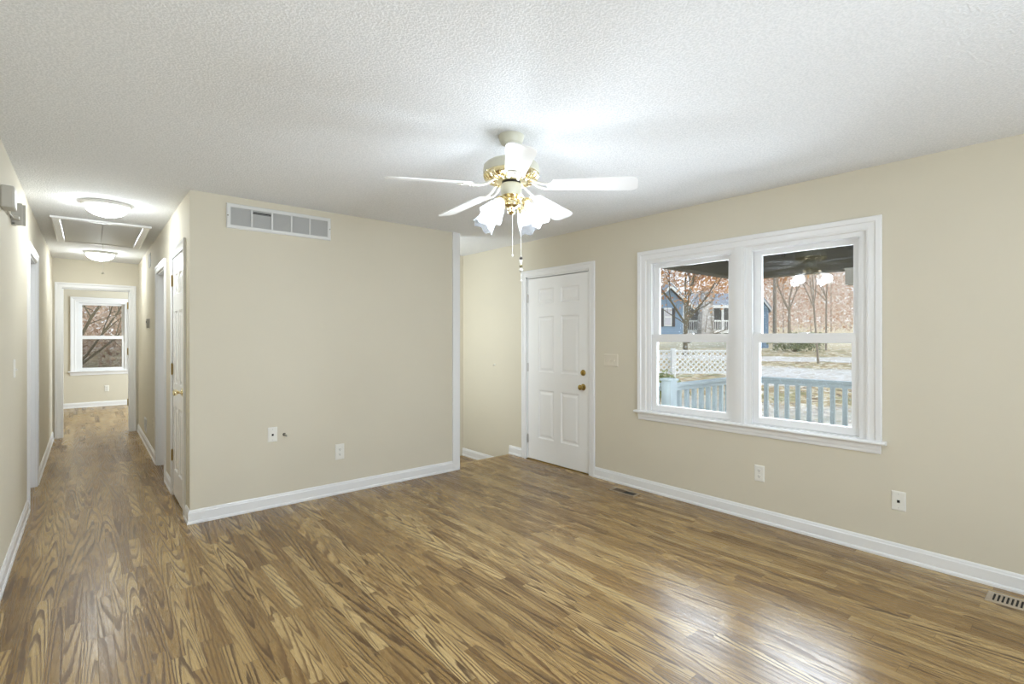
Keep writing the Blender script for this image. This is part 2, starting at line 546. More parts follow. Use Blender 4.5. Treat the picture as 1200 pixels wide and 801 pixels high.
def wall_boxes(mb, axis, c0, c1, s0, s1, holes, z0=0.0, z1=H):
    """wall slab between c0 and c1 on `axis`, from s0 to s1 along the other axis, with holes (s0, s1, z0, z1)"""
    ss = sorted({s0, s1, *[h[0] for h in holes], *[h[1] for h in holes]})
    zs = sorted({z0, z1, *[h[2] for h in holes], *[h[3] for h in holes]})
    for i in range(len(ss) - 1):
        for j in range(len(zs) - 1):
            sm, zm = (ss[i] + ss[i + 1]) / 2, (zs[j] + zs[j + 1]) / 2
            if any(h[0] < sm < h[1] and h[2] < zm < h[3] for h in holes): continue
            if axis == 'x': mb.box((c0, ss[i], zs[j]), (c1, ss[i + 1], zs[j + 1]))
            else: mb.box((ss[i], c0, zs[j]), (ss[i + 1], c1, zs[j + 1]))
    return mb

def swall(name, *a, **k):
    o = wall_boxes(MB(), *a, **k).build(name, M['wall'])
    return tag(o, kind='structure')

# floor, nosing, ceiling
fl = MB().box((XL - TH, YREAR, -0.03), (XW, 4.44, 0)).box((XL - TH, 4.44, -0.03), (XR + TH, YE + TH, 0)).box((-1.9, YE + TH, -0.03), (2.6, YF, 0))
tag(fl.build('floor', M['floor']), 'glossy oak strip floor running into the hall', kind='structure')
yz = lambda s, t, b: (b, s, t)
nos = [(4.44, -0.03), (4.44, 0.0), (4.50, 0.0), (4.514, -0.006), (4.518, -0.015), (4.514, -0.026), (4.50, -0.03)]
tag(MB().prism(nos, yz, XR + TH, XW).build('trim_1', M['nosing']), 'rounded oak nosing at the top of the step', kind='structure')
tag(MB().box((XR + TH, 4.44, -0.19), (XW, 4.485, -0.03)).build('trim_2', M['trim']), kind='structure')
tag(MB().box((1.9, 4.485, -0.22), (XW, 5.47, -0.19)).build('floor_landing', M['floor']), kind='structure')
tag(MB().box((-2.1, YREAR - TH, H), (XW + 0.14, YF + 0.14, H + 0.05)).build('ceiling', M['ceiling']), 'white popcorn textured ceiling', kind='structure')

# walls
WY0, WY1, WZ0, WZ1 = 0.975, 2.624, 0.70, 2.043        # front window rough opening
DY0, DY1, DZ = 3.284, 4.218, 2.043                   # entry door opening
swall('wall_right', 'x', XW, XW + 0.14, YREAR - TH, 5.59, [(WY0, WY1, WZ0, WZ1), (DY0, DY1, -0.3, DZ)], z0=-0.3)
swall('wall_back', 'y', YB, YB + TH, XR, 2.92, [])
LO0, LO1 = 5.50, 6.30
swall('wall_left', 'x', XL - TH, XL, YREAR - TH, YE + TH, [(LO0, LO1, 0, 2.045)])
CD0, CD1 = 4.565, 5.205       # closet door
RO0, RO1 = 5.81, 6.52         # hall opening right
swall('wall_hall_right', 'x', XR, XR + TH, YB + TH, YE + TH, [(CD0, CD1, 0, 2.045), (RO0, RO1, 0, 2.045)])
EX0, EX1 = -0.268, 0.472
swall('wall_hall_end', 'y', YE, YE + TH, XL, XR, [(EX0, EX1, 0, 2.045)])
swall('wall_bedroom_side', 'x', 2.6, 2.72, YE + TH, YF, [])
swall('wall_bedroom_west', 'x', -2.02, -1.9, YE + TH, YF, [])
swall('wall_bedroom_front', 'y', YE, YE + TH, XR + TH, 2.72, [])
swall('wall_bedroom_entry', 'y', YE, YE + TH, -2.02, XL - TH, [])
BX0, BX1, BZ0, BZ1 = -0.17, 0.625, 0.70, 2.075
swall('wall_bedroom_far', 'y', YF, YF + 0.14, -2.02, 2.72, [(BX0, BX1, BZ0, BZ1)])
swall('wall_stair_end', 'y', 5.47, 5.59, 1.78, XW, [], z0=-0.3)
swall('wall_stair_side', 'x', 1.78, 1.9, YB + TH, 5.47, [], z0=-0.3)
swall('wall_rear', 'y', YREAR - TH, YREAR, XL, XW, [(1.3, 3.5, 0.75, 2.25)])

# white corner board at the free end of the back wall
e = MB().box((2.851, YB - 0.014, 0), (2.936, YB, H)).box((2.92, YB, 0), (2.936, YB + TH + 0.014, H))
tag(e.build('trim_3', M['trim']), 'white board along the free end of the grille wall', kind='structure')

# baseboards : profile a = away from the wall, b = height
BASE = [(0, 0), (0.019, 0), (0.019, 0.012), (0.016, 0.019), (0.0125, 0.022), (0.0125, 0.078), (0.009, 0.084), (0.008, 0.092), (0.004, 0.100), (0, 0.100)]
def baseboard(name, path, z=0.0):
    return tag(MB().sweep(path, BASE, lambda x, y, b: (x, y, b + z)).build(name, M['trim']), kind='structure')
baseboard('baseboard_right', [(XW, YREAR), (XW, 3.213)])
baseboard('baseboard_entry', [(XW, 4.289), (XW, 4.515)])
baseboard('baseboard_landing', [(XW, 4.53), (XW, 5.47)], -0.19)
baseboard('baseboard_back', [(2.851, YB), (XR, YB), (XR, 4.492)])
baseboard('baseboard_hall_right', [(XR, 5.278), (XR, 5.738)])
baseboard('baseboard_hall_far', [(XR, 6.592), (XR, YE)])
baseboard('baseboard_left', [(XL, 5.428), (XL, YREAR)])
baseboard('baseboard_hall_left', [(XL, YE), (XL, 6.372)])
baseboard('baseboard_bedroom', [(2.6, YF), (-1.9, YF)])

# ------------------------------------------------------------------ casings and doors
# casing profile: a from the opening outwards (0 .. 0.072), b out of the wall
CAS = [(0, 0), (0, 0.011), (0.010, 0.014), (0.045, 0.013), (0.052, 0.018), (0.070, 0.018), (0.072, 0.015), (0.072, 0)]
def casing_path(s0, s1, z):    # left side of the path must be outwards: go up on the right, over, down on the left reversed
    return [(s0, 0), (s0, z), (s1, z), (s1, 0)]
MR = lambda s, t, b: (XW - b, s, t)
ML = lambda s, t, b: (XL + b, s, t)
MHR = lambda s, t, b: (XR - b, s, t)
ME = lambda s, t, b: (s, YE - b, t)

def casing(mb, s0, s1, z, mapf, prof=CAS):
    return mb.sweep(casing_path(s0, s1, z), prof, mapf)

def panel_leaf(mb, w, h, t, panels, mapf, back=True):
    """door slab: s across 0..w, t up 0..h; front at b=0, back at b=-t; raised panels"""
    xs = sorted({0, w, *[p[0] for p in panels], *[p[1] for p in panels]})
    zs = sorted({0, h, *[p[2] for p in panels], *[p[3] for p in panels]})
    def face(a, b): mb.raw(a, b)
    for i in range(len(xs) - 1):
        for j in range(len(zs) - 1):
            a0, a1, b0, b1 = xs[i], xs[i + 1], zs[j], zs[j + 1]
            hit = [p for p in panels if p[0] <= (a0 + a1) / 2 <= p[1] and p[2] <= (b0 + b1) / 2 <= p[3]]
            if not hit:
                face([mapf(a0, b0, 0), mapf(a1, b0, 0), mapf(a1, b1, 0), mapf(a0, b1, 0)], [(0, 1, 2, 3)])
            else:
                rings = [(0, 0), (0.010, -0.008), (0.022, -0.009), (0.045, -0.002)]
                vs, fs = [], []
                for ins, dep in rings:
                    vs += [mapf(a0 + ins, b0 + ins, dep), mapf(a1 - ins, b0 + ins, dep), mapf(a1 - ins, b1 - ins, dep), mapf(a0 + ins, b1 - ins, dep)]
                for r in range(len(rings) - 1):
                    for k in range(4):
                        fs.append((r * 4 + k, r * 4 + (k + 1) % 4, r * 4 + 4 + (k + 1) % 4, r * 4 + 4 + k))
                q = (len(rings) - 1) * 4
                fs.append((q, q + 1, q + 2, q + 3))
                face(vs, fs)
    c = [(0, 0), (w, 0), (w, h), (0, h)]
    vs = [mapf(x, z, 0) for x, z in c] + [mapf(x, z, -t) for x, z in c]
    face(vs, [(0, 4, 5, 1), (1, 5, 6, 2), (2, 6, 7, 3), (3, 7, 4, 0), (4, 7, 6, 5)])
    return mb

def knob(mb, c, ax, r=0.027):
    ax = Vector(ax)
    return mb.lathe([(0, 0), (0.032, 0), (0.033, 0.004), (0.026, 0.009), (0.012, 0.012), (0.011, 0.028), (r * 0.75, 0.034), (r, 0.046), (r * 0.95, 0.056), (r * 0.6, 0.064), (0, 0.066)], c, 24, ax)

def hinge(mapf, s, z, w=0.014, hh=0.045):
    mb = MB()
    mb.prism([(s - w, z - hh), (s + w, z - hh), (s + w, z + hh), (s - w, z + hh)], mapf, 0.0, 0.0025)
    mb.tube([mapf(s, z - hh, 0.006), mapf(s, z + hh, 0.006)], 0.006, 8)
    mb.tube([mapf(s, z - hh - 0.006, 0.006), mapf(s, z + hh + 0.006, 0.006)], 0.0035, 8)
    return mb

# --- entry door (front wall)
d1 = struct('door_1', label='closed white six-panel entry door with brass knob and deadbolt')
mb = MB(); casing(mb, DY0 + 0.002, DY1 - 0.002, DZ - 0.002, MR); mb.build('casing', M['trim'], d1)
jm = MB()
jm.box((XW + 0.001, DY0, 0.0), (XW + 0.139, DY0 + 0.018, DZ)).box((XW + 0.001, DY1 - 0.018, 0.0), (XW + 0.139, DY1, DZ)).box((XW + 0.001, DY0, DZ - 0.018), (XW + 0.139, DY1, DZ))
jm.box((XW + 0.052, DY0, 0.0), (XW + 0.07, DY0 + 0.032, DZ)).box((XW + 0.052, DY1 - 0.032, 0), (XW + 0.07, DY1, DZ)).box((XW + 0.052, DY0, DZ - 0.032), (XW + 0.07, DY1, DZ))
jm.build('door_jamb', M['trim'], d1)
LW = DY1 - DY0 - 0.044
lw0 = DY1 - 0.0225
MD = lambda s, t, b: (XW + 0.006 - b, lw0 - s, t + 0.012)
LWd = 0.889; LH = 2.005
pan = [(0.167, 0.405, 1.722, 1.885), (0.51, 0.765, 1.722, 1.885), (0.167, 0.405, 0.972, 1.582), (0.51, 0.765, 0.972, 1.582), (0.167, 0.405, 0.245, 0.775), (0.51, 0.765, 0.245, 0.775)]
leaf = panel_leaf(MB(), LWd, LH, 0.044, pan, MD).build('door_leaf', M['door'], d1)
kn = knob(MB(), MD(0.825, 0.853, 0), (-1, 0, 0)).build('door_knob', M['oldbrass'], d1, True, 'aged brass knob')
db = MB().lathe([(0, 0), (0.030, 0), (0.031, 0.006), (0.026, 0.014), (0.012, 0.017), (0, 0.018)], MD(0.825, 0.997, 0), 24, (-1, 0, 0))
a = Vector(MD(0.825, 0.997, 0.017)); db.bbox((a.x - 0.016, a.y - 0.006, a.z - 0.018), (a.x + 0.002, a.y + 0.006, a.z + 0.018), 0.002)
db.build('deadbolt', M['oldbrass'], d1, True, 'aged brass thumb-turn deadbolt')
for z in (1.80, 1.03, 0.23):
    hinge(lambda s, t, b: (XW + 0.006 - b, s, t), DY1 - 0.0205, z, 0.009).build('hinge', M['steel'], d1)
MB().box((XW + 0.001, DY0, 0.0), (XW + 0.139, DY1, 0.010)).build('threshold', M['oldbrass'], d1)

# --- closet door in the hall
d2 = struct('door_2', label='narrow white panelled hall closet door with brass knob')
mb = MB(); casing(mb, CD0 + 0.002, CD1 - 0.002, 2.043, MHR); mb.build('casing', M['trim'], d2)
MC = lambda s, t, b: (XR - 0.006 - b, CD1 - 0.012 - s, t + 0.022)
pan2 = [(0.11, 0.28, 1.70, 1.87), (0.35, 0.53, 1.70, 1.87), (0.11, 0.28, 0.95, 1.56), (0.35, 0.53, 0.95, 1.56), (0.11, 0.28, 0.22, 0.76), (0.35, 0.53, 0.22, 0.76)]
panel_leaf(MB(), CD1 - CD0 - 0.018, 2.01, 0.035, pan2, MC).build('door_leaf', M['door'], d2)
MB().box((XR + 0.045, CD0 - 0.002, 0.0), (XR + 0.055, CD1 + 0.002, 2.045)).build('closet_shade_board', M['dark'], d2)  # dark sheet standing for the shade in the gaps around the closet door
knob(MB(), MC(0.575, 0.915, 0), (-1, 0, 0), 0.025).build('door_knob', M['brass'], d2, True, 'bright brass knob')
for z in (1.85, 1.09, 0.35):
    hinge(lambda s, t, b: (XR - 0.008 - b, s, t), CD1 - 0.008, z, 0.012).build('hinge', M['oldbrass'], d2, False, 'brass hinge')

# --- cased openings
def opening(name, label, s0, s1, mapf, deep, doorside=None):
    o = struct(name, label=label)
    mb = MB(); casing(mb, s0 + 0.002, s1 - 0.002, 2.043, mapf); mb.build('casing', M['trim'], o)
    j = MB()
    for p in ([(s0, 0), (s0 + 0.016, 0), (s0 + 0.016, 2.045), (s0, 2.045)], [(s1 - 0.016, 0), (s1, 0), (s1, 2.045), (s1 - 0.016, 2.045)], [(s0, 2.029), (s1, 2.029), (s1, 2.045), (s0, 2.045)]):
        j.prism(p, mapf, -0.001, -deep)
    j.build('door_jamb', M['trim'], o)
    return o
o3 = opening('door_3', 'white cased doorway in the left hall wall', LO0, LO1, ML, TH - 0.001)
panel_leaf(MB(), LO1 - LO0 - 0.036, 2.01, 0.035, [(0.12, 0.34, 0.95, 1.85), (0.43, 0.65, 0.95, 1.85), (0.12, 0.34, 0.2, 0.8), (0.43, 0.65, 0.2, 0.8)],
           lambda s, t, b: (XL - 0.082 + b, LO0 + 0.018 + s, t + 0.012)).build('door_leaf', M['door'], o3)
o4 = opening('door_4', 'white cased doorway past the closet door in the right hall wall', RO0, RO1, MHR, TH - 0.001)
panel_leaf(MB(), RO1 - RO0 - 0.036, 2.01, 0.035, [(0.1, 0.3, 0.95, 1.85), (0.38, 0.58, 0.95, 1.85), (0.1, 0.3, 0.2, 0.8), (0.38, 0.58, 0.2, 0.8)],
           lambda s, t, b: (XR + 0.082 - b, RO1 - 0.018 - s, t + 0.012)).build('door_leaf', M['door'], o4)
o5 = opening('door_5', 'white cased doorway at the end of the hall, open to the bedroom', EX0, EX1, ME, TH - 0.001)
for z in (1.83, 1.16, 0.42):
    MB().bbox((EX1 - 0.020, YE + 0.045, z - 0.05), (EX1 - 0.016, YE + 0.085, z + 0.05), 0.001).tube([(EX1 - 0.022, YE + 0.088, z - 0.05), (EX1 - 0.022, YE + 0.088, z + 0.05)], 0.006, 8).build('hinge', M['oldbrass'], o5, False, 'dark brass hinge')

# ------------------------------------------------------------------ windows
def sash(mb, s0, s1, z0, z1, st, top, bot, b0, b1, mapf):
    """four rails of a sash, outer rect s0..s1, z0..z1; small inner bead"""
    for p in ([(s0, z0), (s0 + st, z0), (s0 + st, z1), (s0, z1)], [(s1 - st, z0), (s1, z0), (s1, z1), (s1 - st, z1)],
              [(s0 + st, z0), (s1 - st, z0), (s1 - st, z0 + bot), (s0 + st, z0 + bot)], [(s0 + st, z1 - top), (s1 - st, z1 - top), (s1 - st, z1), (s0 + st, z1)]):
        mb.prism(p, mapf, b0, b1)
    i = 0.006
    m = (b0 + b1) / 2
    mb.sweep([(s0 + st, z0 + bot), (s0 + st, z1 - top), (s1 - st, z1 - top), (s1 - st, z0 + bot)], [(-i, m - 0.004), (0, m - 0.009), (0, m + 0.009), (-i, m + 0.004)], mapf, True)

def hung_unit(parent, s0, s1, z0, z1, zm, mapf, depth, screen=False):
    """one double-hung unit in an opening; b is measured from the wall face, negative = outwards"""
    fr = MB()
    j = 0.030
    for p in ([(s0, z0), (s0 + j, z0), (s0 + j, z1), (s0, z1)], [(s1 - j, z0), (s1, z0), (s1, z1), (s1 - j, z1)], [(s0 + j, z1 - j), (s1 - j, z1 - j), (s1 - j, z1), (s0 + j, z1)], [(s0 + j, z0), (s1 - j, z0), (s1 - j, z0 + 0.018), (s0 + j, z0 + 0.018)]):
        fr.prism(p, mapf, -0.004, -depth)
    for sa, sb in ((s0 + j, s0 + j + 0.012), (s1 - j - 0.012, s1 - j)):
        fr.prism([(sa, z0), (sb, z0), (sb, z1 - j), (sa, z1 - j)], mapf, -0.008, -0.022)
    fr.build('window_frame', M['trim'], parent)
    a0, a1 = s0 + j + 0.003, s1 - j - 0.003
    up = MB(); sash(up, a0, a1, zm - 0.028, z1 - j - 0.003, 0.053, 0.030, 0.052, -0.062, -0.090, mapf)
    u = up.build('upper_sash', M['trim'], parent)
    lo = MB(); sash(lo, a0, a1, z0 + 0.020, zm + 0.032, 0.053, 0.062, 0.046, -0.026, -0.058, mapf)
    l = lo.build('lower_sash', M['trim'], parent)
    MB().prism([(a0 + 0.05, zm + 0.02), (a1 - 0.05, zm + 0.02), (a1 - 0.05, z1 - j - 0.028), (a0 + 0.05, z1 - j - 0.028)], mapf, -0.0745, -0.0775).build('pane', M['glass'], u)
    MB().prism([(a0 + 0.05, z0 + 0.062), (a1 - 0.05, z0 + 0.062), (a1 - 0.05, zm - 0.026), (a0 + 0.05, zm - 0.026)], mapf, -0.0405, -0.0435).build('pane', M['glass'], l)
    sm = (s0 + s1) / 2
    lk = MB().prism([(sm - 0.028, zm + 0.028), (sm + 0.028, zm + 0.028), (sm + 0.028, zm + 0.038), (sm - 0.028, zm + 0.038)], mapf, -0.030, -0.052)
    lk.build('sash_lock', M['trim'], l)
    if screen:
        MB().prism([(a0, z0 + 0.02), (a1, z0 + 0.02), (a1, zm), (a0, zm)], mapf, -0.110, -0.111).build('insect_screen', M['screen'], parent)

W1 = struct('window_1', label='white double window with two double-hung sashes over a stool and apron')
WC = [(0, 0), (0, 0.010), (0.012, 0.014), (0.018, 0.012), (0.046, 0.014), (0.052, 0.021), (0.080, 0.023), (0.083, 0.020), (0.083, 0)]
MB().sweep([(WY0, WZ0 + 0.012), (WY0, WZ1), (WY1, WZ1), (WY1, WZ0 + 0.012)], WC, MR).build('casing', M['trim'], W1)
mu = MB(); mu.prism([(1.743, WZ0), (1.821, WZ0), (1.821, WZ1), (1.743, WZ1)], MR, 0.0, -0.12)
mu.prism([(1.747, WZ0 + 0.012), (1.817, WZ0 + 0.012), (1.817, WZ1 + 0.004), (1.747, WZ1 + 0.004)], MR, 0.014, -0.001)
mu.prism([(1.768, WZ0 + 0.012), (1.796, WZ0 + 0.012), (1.796, WZ1 + 0.004), (1.768, WZ1 + 0.004)], MR, 0.018, 0.013)
mu.build('mullion_casing', M['trim'], W1)
st = MB().prism([(0, 0.690), (0.038, 0.690), (0.044, 0.695), (0.046, 0.701), (0.044, 0.707), (0.038, 0.712), (0, 0.712)], lambda s, t, b: (XW - s, b, t), 0.868, 2.732)
st.build('stool', M['trim'], W1)
MB().prism([(0, 0.630), (0.010, 0.630), (0.013, 0.636), (0.014, 0.650), (0.019, 0.664), (0.020, 0.690), (0, 0.690)], lambda s, t, b: (XW - s, b, t), 0.897, 2.702).build('apron', M['trim'], W1)
hung_unit(W1, 1.821, WY1, WZ0, WZ1, 1.358, MR, 0.135)
hung_unit(W1, WY0, 1.743, WZ0, WZ1, 1.358, MR, 0.135)

W2 = struct('window_2', label='white double-hung bedroom window seen through the doorway at the hall end')
MF = lambda s, t, b: (s, YF - b, t)
MB().sweep([(BX0, BZ0 + 0.012), (BX0, BZ1), (BX1, BZ1), (BX1, BZ0 + 0.012)], WC, MF).build('casing', M['trim'], W2)
MB().prism([(0, 0.690), (0.038, 0.690), (0.046, 0.701), (0.038, 0.712), (0, 0.712)], lambda s, t, b: (b, YF - s, t), -0.285, 0.74).build('stool', M['trim'], W2)
MB().prism([(0, 0.630), (0.012, 0.630), (0.02, 0.68), (0.02, 0.690), (0, 0.690)], lambda s, t, b: (b, YF - s, t), -0.255, 0.71).build('apron', M['trim'], W2)
hung_unit(W2, BX0, BX1, BZ0, BZ1, 1.372, MF, 0.135, True)

# ------------------------------------------------------------------ ceiling fan
FX, FY = 1.735, 2.053
fan = thing('ceiling_fan', 'white five-blade ceiling fan with brass light kit hanging from the popcorn ceiling', 'ceiling fan', (FX, FY, H))
Z = lambda z: z - H
MB().lathe([(0, 0), (0.068, 0), (0.069, -0.006), (0.066, -0.02), (0.056, -0.042), (0.040, -0.050), (0, -0.050)], n=36).build('canopy', M['fanbody'], fan, True)
MB().lathe([(0, -0.046), (0.030, -0.046), (0.028, -0.09), (0.028, Z(2.33)), (0.040, Z(2.315)), (0.042, Z(2.285)), (0, Z(2.285))], n=24).build('downrod', M['blade'], fan, True)
MB().lathe([(0, Z(2.297)), (0.10, Z(2.297)), (0.132, Z(2.292)), (0.147, Z(2.278)), (0.150, Z(2.262)), (0.150, Z(2.238)), (0.146, Z(2.233)), (0, Z(2.233))], n=48).build('motor_housing', M['fanbody'], fan, True)
# brass vented ring: curved bowl with relief ribs
vr = MB()
vr.lathe([(0.148, Z(2.236)), (0.151, Z(2.230)), (0.149, Z(2.222)), (0.135, Z(2.206)), (0.115, Z(2.196)), (0.085, Z(2.190)), (0, Z(2.190))], n=48)
for k in range(30):
    t = 2 * PI * k / 30
    c, s = math.cos(t), math.sin(t)
    vr.tube([(r * c, r * s, Z(z)) for r, z in ((0.148, 2.220), (0.134, 2.203), (0.114, 2.193), (0.09, 2.187))], [0.004, 0.0055, 0.005, 0.003], 6)
vr.build('vent_ring', M['brass'], fan, True, label='polished brass vented ring under the motor')
MB().lathe([(0, Z(2.192)), (0.050, Z(2.192)), (0.050, Z(2.182)), (0.048, Z(2.174)), (0, Z(2.172))], n=32).build('flywheel', M['dark'], fan, True, label='dark rotor under the brass ring')
MB().lathe([(0, Z(2.182)), (0.050, Z(2.182)), (0.056, Z(2.175)), (0.056, Z(2.128)), (0.051, Z(2.120)), (0, Z(2.120))], n=32).build('switch_housing', M['fanbody'], fan, True)
# blades
BZ = 2.172
A0 = math.radians(-126.3)
def blade_mesh():
    mb = MB(); outline = []
    x0, x1 = 0.235, 0.66
    pts = [(x0, 0.048)]
    N = 8
    for i in range(N + 1): pts.append((x0 + (x1 - 0.05 - x0) * i / N, 0.050 + 0.016 * i / N))
    for i in range(1, 7):
        t = PI / 2 * i / 6; pts.append((x1 - 0.05 + 0.05 * math.sin(t), 0.036 + 0.030 * math.cos(t)))
    top = pts[1:]
    bot = [(x, -y) for x, y in top][::-1]
    poly = [(x0 - 0.012, 0.030), *top, *bot, (x0 - 0.012, -0.030)]
    return mb.prism(poly, lambda x, y, b: (x, y, b), 0.0, 0.006)
def iron_mesh():
    """white blade iron: two curved arms from the rotor to a shield-shaped plate"""
    mb = MB()
    for sg in (-1, 1):
        mb.tube([(0.066, sg * 0.010, 0.046), (0.10, sg * 0.016, 0.030), (0.14, sg * 0.022, 0.006), (0.18, sg * 0.026, -0.006), (0.215, sg * 0.022, -0.006)], [0.006, 0.006, 0.0065, 0.006, 0.005], 8)
    poly = [(0.195, 0), (0.205, 0.026), (0.225, 0.036), (0.25, 0.030), (0.275, 0.036), (0.292, 0.018), (0.305, 0), (0.292, -0.018), (0.275, -0.036), (0.25, -0.030), (0.225, -0.036), (0.205, -0.026)]
    mb.prism(poly, lambda x, y, b: (x, y, b), -0.0065, -0.0005)
    for x, y in ((0.225, 0.02), (0.225, -0.02), (0.28, 0)):
        mb.ball((x, y, -0.007), 0.0055, 8)
    return mb
PITCH = math.radians(-13)
bl0 = blade_mesh().build('blade', M['blade'], fan)
ir0 = iron_mesh().build('blade_iron', M['plastic'], bl0, True)
for k in range(5):
    b = bl0 if k == 0 else bl0.copy()
    if k:
        COL.objects.link(b)
        c = ir0.copy(); COL.objects.link(c); c.parent = b
    b.rotation_euler = (PITCH, math.radians(3.2), A0 + k * 2 * PI / 5)
    b.location = (0, 0, Z(BZ))
# light kit
lk = MB().lathe([(0, Z(2.122)), (0.050, Z(2.122)), (0.052, Z(2.116)), (0.044, Z(2.106)), (0.040, Z(2.098)), (0.050, Z(2.088)), (0.054, Z(2.076)), (0.050, Z(2.064)), (0.034, Z(2.055)), (0.022, Z(2.050)), (0.018, Z(2.042)), (0.022, Z(2.034)), (0.018, Z(2.024)), (0.008, Z(2.018)), (0, Z(2.016))], n=32)
for k in range(10):
    t = 2 * PI * k / 10
    lk.ball((0.050 * math.cos(t), 0.050 * math.sin(t), Z(2.090)), 0.009, 8)
lk.build('light_fitter', M['brass'], fan, True, label='polished brass light fitter with round finial')
def shade_prof():
    return [(0.026, 0.0), (0.030, 0.010), (0.038, 0.030), (0.046, 0.055), (0.052, 0.080), (0.057, 0.105), (0.063, 0.125), (0.0615, 0.1255), (0.0555, 0.106), (0.0505, 0.080), (0.0445, 0.055), (0.0365, 0.030), (0.0285, 0.010), (0.0245, 0.0)]
def scallop(t, i, r, h):
    k = max(0.0, (h - 0.07) / 0.055)
    s = math.cos(6 * t)
    return r + 0.004 * k * s, h + 0.007 * k * s
LDIR = {}
for az in (-33 - 40.28, -123 - 40.28, 147 - 40.28, 57 - 40.28):
    t = math.radians(az); dx, dy = math.cos(t), math.sin(t)
    tilt = math.radians(46)       # below the horizontal
    ax = Vector((dx * math.cos(tilt), dy * math.cos(tilt), -math.sin(tilt)))
    n0 = Vector((dx * 0.098, dy * 0.098, Z(2.070)))
    arm = MB().tube([(dx * 0.035, dy * 0.035, Z(2.082)), (dx * 0.065, dy * 0.065, Z(2.098)), (dx * 0.088, dy * 0.088, Z(2.088)), n0 + ax * 0.004], 0.0075, 10)
    arm.lathe([(0, -0.022), (0.014, -0.022), (0.022, -0.014), (0.029, 0.000), (0.031, 0.010), (0.028, 0.012), (0, 0.004)], n0, 24, ax)
    ao = arm.build('light_arm', M['brass'], fan, True, label='brass arm and socket cup')
    MB().lathe(shade_prof(), n0 + ax * 0.006, 36, ax, scallop).build('lamp_shade', M['shade'], ao, True, 'frosted glass tulip shade with scalloped rim')
    MB().lathe([(0, 0.0), (0.011, 0.0), (0.012, 0.02), (0.022, 0.045), (0.025, 0.060), (0.020, 0.078), (0, 0.086)], n0 + ax * 0.004, 16, ax).build('bulb', M['bulb'], ao, True)
    lp = n0 + ax * 0.118
    light('fan_bulb_light', 'POINT', (FX + lp.x, FY + lp.y, H + lp.z), FAN_WATTS, (0.77, 0.88, 1.0), size=0.05)
def bead_chain(mb, x, y, z0, z1, r=0.0017):
    mb.tube([(x, y, Z(z0)), (x, y, Z(z1))], r * 0.55, 6)
    n = int((z0 - z1) / 0.0062)
    for i in range(n):
        mb.lathe([(0, -r), (r, 0), (0, r)], (x, y, Z(z0 - i * 0.0062)), 6)
    return mb
ch = bead_chain(MB(), 0.0, -0.01, 2.03, 1.80); ch.ball((0, -0.01, Z(1.797)), 0.005, 8, 1.6)
ch.build('pull_chain', M['cord'], fan, True)
cx, cy = 0.055 * CH - 0.004, -0.055 * SH
c2 = bead_chain(MB(), cx, cy, 2.10, 1.785).build('pull_chain', M['cord'], fan, True)
MB().ball((cx, cy, Z(1.784)), 0.0085, 10).build('bead', M['bead'], c2, True, 'dark bead on the pull chain')
MB().lathe([(0.002, Z(1.776)), (0.009, Z(1.774)), (0.006, Z(1.758)), (0.003, Z(1.748))], (cx, cy, 0), 12).build('bead', M['cord'], c2, True, 'white cone bead on the pull chain')
MB().ball((cx, cy, Z(1.742)), 0.010, 10, 0.7).build('bead', M['bead_green'], c2, True, 'olive bead on the pull chain')
MB().ball((cx, cy, Z(1.720)), 0.010, 10).tube([(cx, cy, Z(1.72)), (cx, cy, Z(1.668))], 0.0012, 6).ball((cx, cy, Z(1.664)), 0.005, 8).build('bead', M['cord'], c2, True, 'white bead with a hanging thread')

# ------------------------------------------------------------------ hall ceiling: flush lights and attic hatch
def flush(x, y, r, label):
    o = thing('ceiling_light', label, 'ceiling light', (x, y, H), 0, 'flush lights on the hall ceiling')
    MB().lathe([(0, 0), (r, 0), (r * 1.02, -0.012), (r * 0.98, -0.026), (r * 0.86, -0.034), (r * 0.84, -0.026), (0, -0.02)], n=48).build('rim', M['grille'], o, True)
    R_, dp = r * 0.86, 0.075
    MB().lathe([(R_ * math.cos(a), -0.030 - dp * math.sin(a)) for a in [PI / 2 * i / 10 for i in range(11)]], n=48).build('glass_bowl', M['bowl'], o, True, 'lit white glass bowl')
    MB().lathe([(0, -0.100), (0.008, -0.103), (0.009, -0.112), (0.005, -0.118), (0, -0.119)], n=16).build('finial', M['plastic'], o, True)
    return o
flush(0.118, 5.20, 0.160, 'white flush ceiling light in front of the attic hatch, nearer of the two')
flush(0.123, 8.20, 0.160, 'white flush ceiling light behind the attic hatch, near the hall end')
ht = thing('attic_hatch', 'white framed attic ladder hatch in the hall ceiling between two flush lights', 'attic hatch', (0.112, 6.73, H))
HW, HL = 0.365, 0.74
cp = [(0, 0), (0, -0.014), (0.045, -0.018), (0.055, -0.010), (0.058, 0)]
MB().sweep([(-HW, -HL), (HW, -HL), (HW, HL), (-HW, HL)], [(0, 0), (0, -0.016), (0.012, -0.020), (0.060, -0.018), (0.066, -0.012), (0.066, 0)], lambda x, y, b: (x, y, b), True).build('hatch_frame', M['trim'], ht)
ph = MB().box((-HW + 0.069, -HL + 0.069, -0.010), (-0.002, HL - 0.069, -0.001)).box((0.002, -HL + 0.069, -0.010), (HW - 0.069, HL - 0.069, -0.001))
ph.build('hatch_panel', paint('hatch_panel_white', srgb(226, 226, 225), 0.6, 0.01), ht)
pc = MB().tube([(0.02, HL - 0.12, -0.01), (0.021, HL - 0.12, -0.20), (0.02, HL - 0.12, -0.335)], 0.0015, 6)
pc.ball((0.02, HL - 0.12, -0.345), 0.012, 12).build('pull_cord', M['cord'], ht, True)

